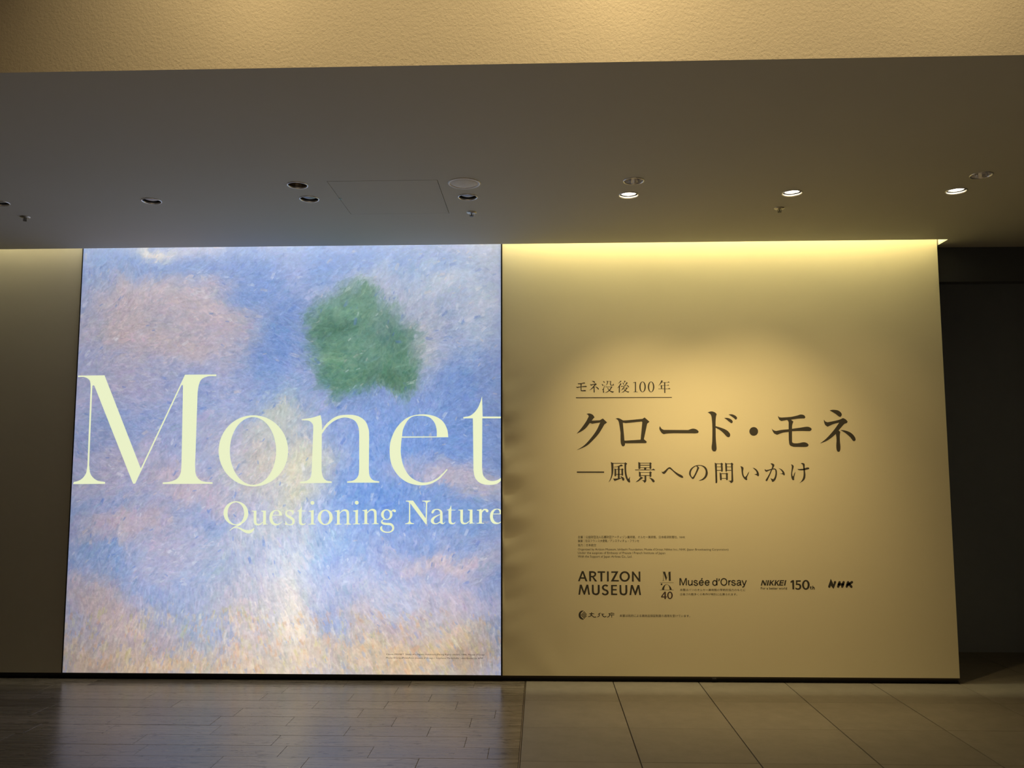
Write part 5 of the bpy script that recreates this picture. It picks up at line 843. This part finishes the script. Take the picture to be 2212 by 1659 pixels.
    for L, wd, cnt, jit in ((84, 30, 900, 12), (44, 20, 3200, 8), (26, 10, 6500, 7), (14, 5, 13000, 8)):
        px = rng.integers(0, n, cnt)
        py = rng.integers(0, n, cnt)
        cj = rng.normal(0, jit, (cnt, 1)) * np.array([[1.2, .8, .5]]) + rng.normal(0, jit * .3, (cnt, 3))
        av = rng.normal(0, .45, cnt)
        vr = rng.integers(0, 3, cnt)
        for k in range(cnt):
            x, y = px[k], py[k]
            v = y / n
            u = x / n
            a = -.45 + fl[y, x] + av[k]
            if v > .80 or (.36 < u < .62 and v > .66):
                a = PI / 2 + .25 * (.5 - u) * 2 + .35 * fl[y, x] + av[k] * .5
            ai = int(round(a / (PI / 16))) % 16
            R, al, br = template(L, wd, ai, int(vr[k]))
            x0, x1, y0, y1 = max(0, x - R), min(n, x + R + 1), max(0, y - R), min(n, y + R + 1)
            ta = al[y0 - y + R:y1 - y + R, x0 - x + R:x1 - x + R]
            tb = br[y0 - y + R:y1 - y + R, x0 - x + R:x1 - x + R]
            c = src[y, x] + cj[k]
            if L < 40 and v < .8 and rng.random() < .035:
                c = c * .45 + np.array(((236, 238, 248), (78, 120, 205), (225, 205, 200))[rng.integers(3)]) * .55
            if v > .86 and rng.random() < .25:
                c = c * .6 + np.array(((232, 196, 140), (224, 160, 110), (120, 150, 215), (240, 232, 205), (206, 200, 120))[rng.integers(5)]) * .4
            reg = img[y0:y1, x0:x1]
            reg += (c + tb - reg) * ta
    # canvas grain
    img += vnoise(300, 1)[..., None] * 12 + vnoise(110, 2)[..., None] * 12 + rng.normal(0, 2.5, (n, n, 1))
    # uneven brightness of the lamps inside the box
    g = .80 + .30 * np.exp(-((xx - .55) / .42) ** 2 - ((yy - .8) / .5) ** 2) + .08 * np.exp(-((xx - .5) / .5) ** 2 - ((yy - .05) / .12) ** 2)
    g -= .16 * np.clip((.14 - xx) / .14, 0, 1) * yy + .05 * np.clip((.07 - (1 - xx)) / .07, 0, 1)
    img = np.clip(img / 255, 0, 1)
    lin = srgb(img) * (g ** 1.6)[..., None]
    return np.clip(lin, 0, 1.0)


pic = paint()
n = pic.shape[0]
im = bpy.data.images.new('painterly_print', n, n, float_buffer=True)
im.colorspace_settings.name = 'Linear Rec.709'
px = np.ones((n, n, 4), np.float32)
px[..., :3] = pic[::-1]
im.pixels.foreach_set(px.ravel())
im.update()
im.pack()
N = NT('backlit_print')
tc = N.n('ShaderNodeTexCoord')
ti = N.n('ShaderNodeTexImage')
ti.image = im
ti.extension = 'EXTEND'
N.l(tc.outputs['UV'], ti.inputs['Vector'])
# brush relief modulating the print slightly
nz = N.n('ShaderNodeTexNoise', Scale=220.0, Detail=3.0)
N.l(tc.outputs['Object'], nz.inputs['Vector'])
mr = N.n('ShaderNodeMapRange')
mr.inputs['To Min'].default_value = .90
mr.inputs['To Max'].default_value = 1.10
N.l(nz.outputs[0], mr.inputs['Value'])
hs = N.n('ShaderNodeHueSaturation')
N.l(ti.outputs['Color'], hs.inputs['Color'])
N.l(mr.outputs[0], hs.inputs['Value'])
N.l(hs.outputs[0], N.b.inputs['Emission Color'])
N.b.inputs['Emission Strength'].default_value = 1.0
N.b.inputs['Base Color'].default_value = (.25, .25, .25, 1)
N.b.inputs['Roughness'].default_value = .6
M_print = N.m
M_cream = mat('backlit_cream_print', (.3, .3, .25), .6, noise=(4, .02), emit=(.80, .86, .56), estr=1.0)

box_ = empty('light_box', (-1.821, 0.0, ZB))
tag(box_, 'tall glowing picture wall of blue brushstrokes with large cream serif letters', 'light box')
OFF = box_.location


def loc_mesh(v, off): return [(x - off.x, y - off.y, z - off.z) for x, y, z in v]


b = MB()
b.box(XLB0, XLB0 + .0065, -.004, .05, ZB, 3.30)
b.box(XLB1 - .0105, XLB1, -.004, .05, ZB, 3.30)
b.box(XLB0, XLB1, -.002, .05, ZB - .010, ZB + .001)
b.v = loc_mesh(b.v, OFF)
b.build('frame', M_black, box_)
a0, a1 = XLB0 + .0065, XLB1 - .0105
v = [(a0, 0, ZB + .001), (a1, 0, ZB + .001), (a1, 0, 3.155), (a0, 0, 3.155), (a0, .03, ZB + .001), (a1, .03, ZB + .001), (a1, .03, 3.155), (a0, .03, 3.155)]
pr = mesh_obj('lit_print', loc_mesh(v, OFF), [(0, 1, 2, 3), (4, 7, 6, 5), (0, 3, 7, 4), (1, 5, 6, 2), (3, 2, 6, 7), (0, 4, 5, 1)], M_print, box_)
uv = pr.data.uv_layers.new(name='UVMap')
for lp in pr.data.loops:
    c = v[lp.vertex_index]
    uv.data[lp.index].uv = ((c[0] - a0) / (a1 - a0), (c[2] - ZB) / (3.13 - ZB))


def letters(name, m, parent, y=-0.0005):
    off = parent.location
    V, F = [], []
    for shape in GLYPHS.get(name, []):
        loops = []
        for c in shape:
            pts = [tuple(int(q) * 1e-4 for q in t.split(',')) for t in c.split()]
            loops.append([Vector((p[0], p[1], 0)) for p in pts])
        tr = tessellate_polygon(loops)
        nb = len(V)
        flat_ = [p for l in loops for p in l]
        V += [(p.x - off.x, y - off.y, p.y - off.z) for p in flat_]
        for t in tr:
            a, b_, c = (flat_[i] for i in t)
            cr = (b_ - a).cross(c - a).z
            if abs(cr) < 1e-14: continue
            t = tuple(nb + i for i in t)
            F.append(t if cr > 0 else t[::-1])
    return mesh_obj(name, V, F, m, parent)


def font_mesh(txt, x0, z1, x1, z0, bold, shear):
    """flat lettering fitted into the rectangle x0..x1, z0..z1"""
    c = bpy.data.curves.new('lettering', 'FONT')
    c.body = txt
    c.offset = .010 if bold >= 2 else 0.0
    c.shear = shear
    c.resolution_u = 2
    o = bpy.data.objects.new('lettering', c)
    COL.objects.link(o)
    bpy.context.view_layer.update()
    me = bpy.data.meshes.new_from_object(o)
    V = [tuple(v.co) for v in me.vertices]
    F = [tuple(p.vertices) for p in me.polygons]
    bpy.data.objects.remove(o)
    bpy.data.curves.remove(c)
    bpy.data.meshes.remove(me)
    xs = [v[0] for v in V]
    ys = [v[1] for v in V]
    sx = (x1 - x0) / (max(xs) - min(xs))
    sz = (z1 - z0) / (max(ys) - min(ys))
    return [(x0 + (v[0] - min(xs)) * sx, 0, z0 + (v[1] - min(ys)) * sz) for v in V], F


def texts(name, m, parent, y=-0.0005):
    off = parent.location
    V, F = [], []
    for nm, txt, x0, z1, x1, z0, bold, sh in TEXTS:
        if nm != name: continue
        v, f = font_mesh(txt, x0, z1, x1, z0, bold, sh)
        nb = len(V)
        V += [(p[0] - off.x, y - off.y, p[2] - off.z) for p in v]
        F += [tuple(nb + i for i in q) for q in f]
    return mesh_obj(name, V, F, m, parent)


letters('title_lettering', M_cream, box_)['label'] = 'huge cream serif title letters'
letters('subtitle_lettering', M_cream, box_)['label'] = 'smaller cream serif subtitle letters'
texts('picture_caption', M_ink_brown, box_)['label'] = 'two tiny dark caption lines in the lower right corner'

# ---- yellow panel with the printed writing
pan = empty('graphic_panel', (1.27, 0.0, ZB))
tag(pan, 'broad yellow-lit fabric wall panel printed with dark Japanese title and logos', 'wall panel')
OFF = pan.location
x0, x1 = XLB1 + .0008, XPR
V, F = [], []
xs = [x0 + (0.42 * (k / 44)) for k in range(45)] + [x0 + .42 + (x1 - x0 - .42) * k / 12 for k in range(1, 13)]
zs = [ZB + (3.30 - ZB) * k / 90 for k in range(91)]
for z in zs:
    for x in xs:
        d = x - x0
        hz = math.exp(-((z - 1.15) / .75) ** 2)
        w = .0062 * hz * math.exp(-(d / .13) ** 1.5) * (math.sin(z * 17 + 7 * d + 1.1 * math.sin(z * 5)) + .5 * math.sin(z * 41 - 12 * d))
        w += .003 * math.exp(-((z - ZB) / .25) ** 2) * math.exp(-((x - .35) / .5) ** 2) * math.sin(x * 19 + z * 9) * min(1, (z - ZB) / .05)
        w *= min(1, d / .012)
        V.append((x - OFF.x, .0036 - w - .0036, z - OFF.z))
nx = len(xs)
for j in range(len(zs) - 1):
    for i in range(nx - 1):
        q = j * nx + i
        F.append((q, q + 1, q + nx + 1, q + nx))
nb = len(V)
mbk = [(x0, .03, ZB), (x1, .03, ZB), (x1, .03, 3.30), (x0, .03, 3.30), (x0, 0, ZB), (x1, 0, ZB), (x1, 0, 3.30), (x0, 0, 3.30)]
V += loc_mesh(mbk, OFF)
F += [(nb, nb + 3, nb + 2, nb + 1), (nb + 4, nb, nb + 1, nb + 5), (nb + 5, nb + 1, nb + 2, nb + 6), (nb + 6, nb + 2, nb + 3, nb + 7), (nb + 7, nb + 3, nb, nb + 4)]
mesh_obj('fabric_sheet', V, F, M_sheet, pan, smooth=False)
for p in pan.children[-1].data.polygons[:(len(zs) - 1) * (nx - 1)]: p.use_smooth = True
b = MB().box(x0, x1, .003, .03, ZB - .011, ZB - .0005)
b.v = loc_mesh(b.v, OFF); rail = b.build('bottom_rail', M_rail, pan)
b = MB().box(1.155, 1.185, .001, .02, ZB - .020, ZB - .008, .002)
b.v = loc_mesh(b.v, OFF); b.build('rail_clip', M_black, rail)
for nm in ('small_heading', 'heading_rule', 'main_heading', 'sub_heading', 'museum_logotype', 'initials_emblem',
           'emblem_number', 'gallery_name', 'newspaper_logotype', 'anniversary_number', 'broadcaster_logotype', 'agency_emblem', 'agency_lettering'):
    letters(nm, M_ink_brown if nm == 'emblem_number' else M_ink, pan)
for nm in ('organizer_credits', 'gallery_note', 'newspaper_slogan', 'indemnity_note'):
    texts(nm, M_ink, pan)
LB = {'small_heading': 'small dark heading line above the rule', 'main_heading': 'large dark brush-serif heading', 'sub_heading': 'dark second heading line with a long dash',
      'organizer_credits': 'six tiny lines of credits', 'museum_logotype': 'bold two-line capital logotype', 'emblem_number': 'greyish brown number forty',
      'agency_emblem': 'round dotted crescent emblem'}
for c in pan.children:
    k = c.name.split('.')[0]
    if k in LB: c['label'] = LB[k]

# ---------------------------------------------------------------- ceiling fixtures
def ring(parent, m, R=RD, w=.0032, name='trim_ring'):
    return MB().lathe([(R - .0015, .004), (R - .001, -.0025), (R + w * .35, -.0048), (R + w * .8, -.0040), (R + w, -.001), (R + w, .0)], 44).build(name, m, parent, True)


LABELS = ['dark unlit recessed downlight cut by the left edge of the photo',
          'dark unlit recessed downlight with white rim, alone at far left',
          'dark unlit recessed downlight with lens, left of the square hatch',
          'dark unlit recessed downlight just below the round speaker grille',
          'glowing downlight nearest the middle, in front of a chrome one',
          'glowing downlight second from the right, over the yellow panel',
          'glowing downlight at far right near the end of the slot']
for i, x in enumerate(DL_X):
    lit = i >= 4
    t = empty('downlight', (x, DL_Y, ZC))
    tag(t, LABELS[i], 'ceiling light', 'lit recessed downlights' if lit else 'unlit recessed downlights')
    ring(t, M_alu, w=.0045)
    MB().lathe([(RD - .001, .002), (RD - .004, .07), (.001, .07)], 44, flip=True).build('baffle', M_baffle, t, True)
    if lit:
        hd = MB().lathe([(.043, .008), (.041, .016), (.030, .026)], 40).build('lamp_head', M_chrome, t, True)
        hd2 = MB().disc(.040, .0065, 40, rx=.85).build('lamp', M_lit, hd)
        hd2.rotation_euler = (math.radians(6), 0, math.radians((x - 1.4) * -6))
    else:
        hd = MB().lathe([(.044, .014), (.042, .020), (.034, .026)], 40).build('lamp_head', M_black, t, True)
        MB().lathe([(.0390, .0100), (.030, .0060), (.014, .0035), (.001, .0030)], 32, flip=True).build('lens', M_lens, hd, True)
RL = ['unlit recessed downlight with dull brown inside, left of the square hatch',
      'unlit chrome-lined downlight behind a glowing one near the middle',
      'unlit chrome-lined downlight nearest the right edge of the photo']
for i, (x, y) in enumerate(RF):
    t = empty('reflector_downlight', (x, y, ZC))
    tag(t, RL[i], 'ceiling light', 'reflector downlights in the rear row')
    ring(t, M_alu, w=.005)
    m = M_bronze if i == 0 else M_chrome
    # faceted bowl
    bowl = MB().lathe([(RD, .001), (RD * .93, .018), (RD * .72, .040), (RD * .42, .055)], 18, flip=True).build('reflector', m, t)
    MB().disc(RD * .42, .0545, 18).build('lamp', M_lens, bowl)

t = empty('ceiling_speaker', (*SPK, ZC))
tag(t, 'round pale speaker grille flush in the grey ceiling beside the hatch', 'speaker')
MB().lathe([(.079, .0), (.081, -.004), (.088, -.0045), (.0915, -.001), (.0915, 0)], 56).build('rim', M_ring, t, True)
MB().lathe([(.0795, .0005), (.070, -.0035), (.050, -.0060), (.025, -.0072), (.0005, -.0076)], 56, flip=True).build('grille', M_grille, t, True)

t = empty('access_hatch', ((AP[0] + AP[1]) / 2, (AP[2] + AP[3]) / 2, ZC))
tag(t, 'square ceiling access hatch outlined by a thin dark gap', 'hatch')
hw, hd_ = (AP[1] - AP[0]) / 2, (AP[3] - AP[2]) / 2
MB().box(-hw, hw, -hd_, hd_, -.0004, .010).build('panel', M_ceil, t)
g = MB()
for (a, b_, c, d) in ((-hw - .008, -hw + .006, -hd_ - .008, hd_ + .008), (hw - .006, hw + .008, -hd_ - .008, hd_ + .008),
                      (-hw, hw, -hd_ - .008, -hd_ + .006), (-hw, hw, hd_ - .006, hd_ + .008)):
    g.box(a, b_, c, d, .0125, .02)
g.build('frame', M_black, t)
lt = MB().box(-.008, .008, -.010, .010, -.0022, .004, .001).build('latch', M_steel, t, loc=(-hw + .003, .0, 0))
MB().disc(.0045, -.0026, 12).build('key_slot', M_black, lt)

SL = ['small ceiling sprinkler at far left above the plain beige wall', 'small shiny sprinkler on the ceiling below the speaker and dark downlight',
      'small dull sprinkler above the yellow panel near the glowing lamps']
for i, (x, y) in enumerate(SPR):
    t = empty('sprinkler', (x, y, ZC))
    tag(t, SL[i], 'sprinkler', 'ceiling sprinklers')
    MB().lathe([(.0315, 0), (.030, -.003), (.020, -.007), (.010, -.0085), (.001, -.0085)], 32).build('escutcheon', M_steel, t, True)
    k = MB().box(-.010, -.0075, -.0025, .0025, -.022, -.008).box(.0075, .010, -.0025, .0025, -.022, -.008).box(-.010, .010, -.0025, .0025, -.0245, -.0215)
    k.lathe([(.003, -.008), (.0035, -.015), (.0025, -.022)], 12)
    fa = k.build('frame_arms', M_bulb, t)
    MB().lathe([(.001, -.0245), (.0115, -.0245), (.012, -.0262), (.001, -.0262)], 16).build('deflector', M_bulb, fa)
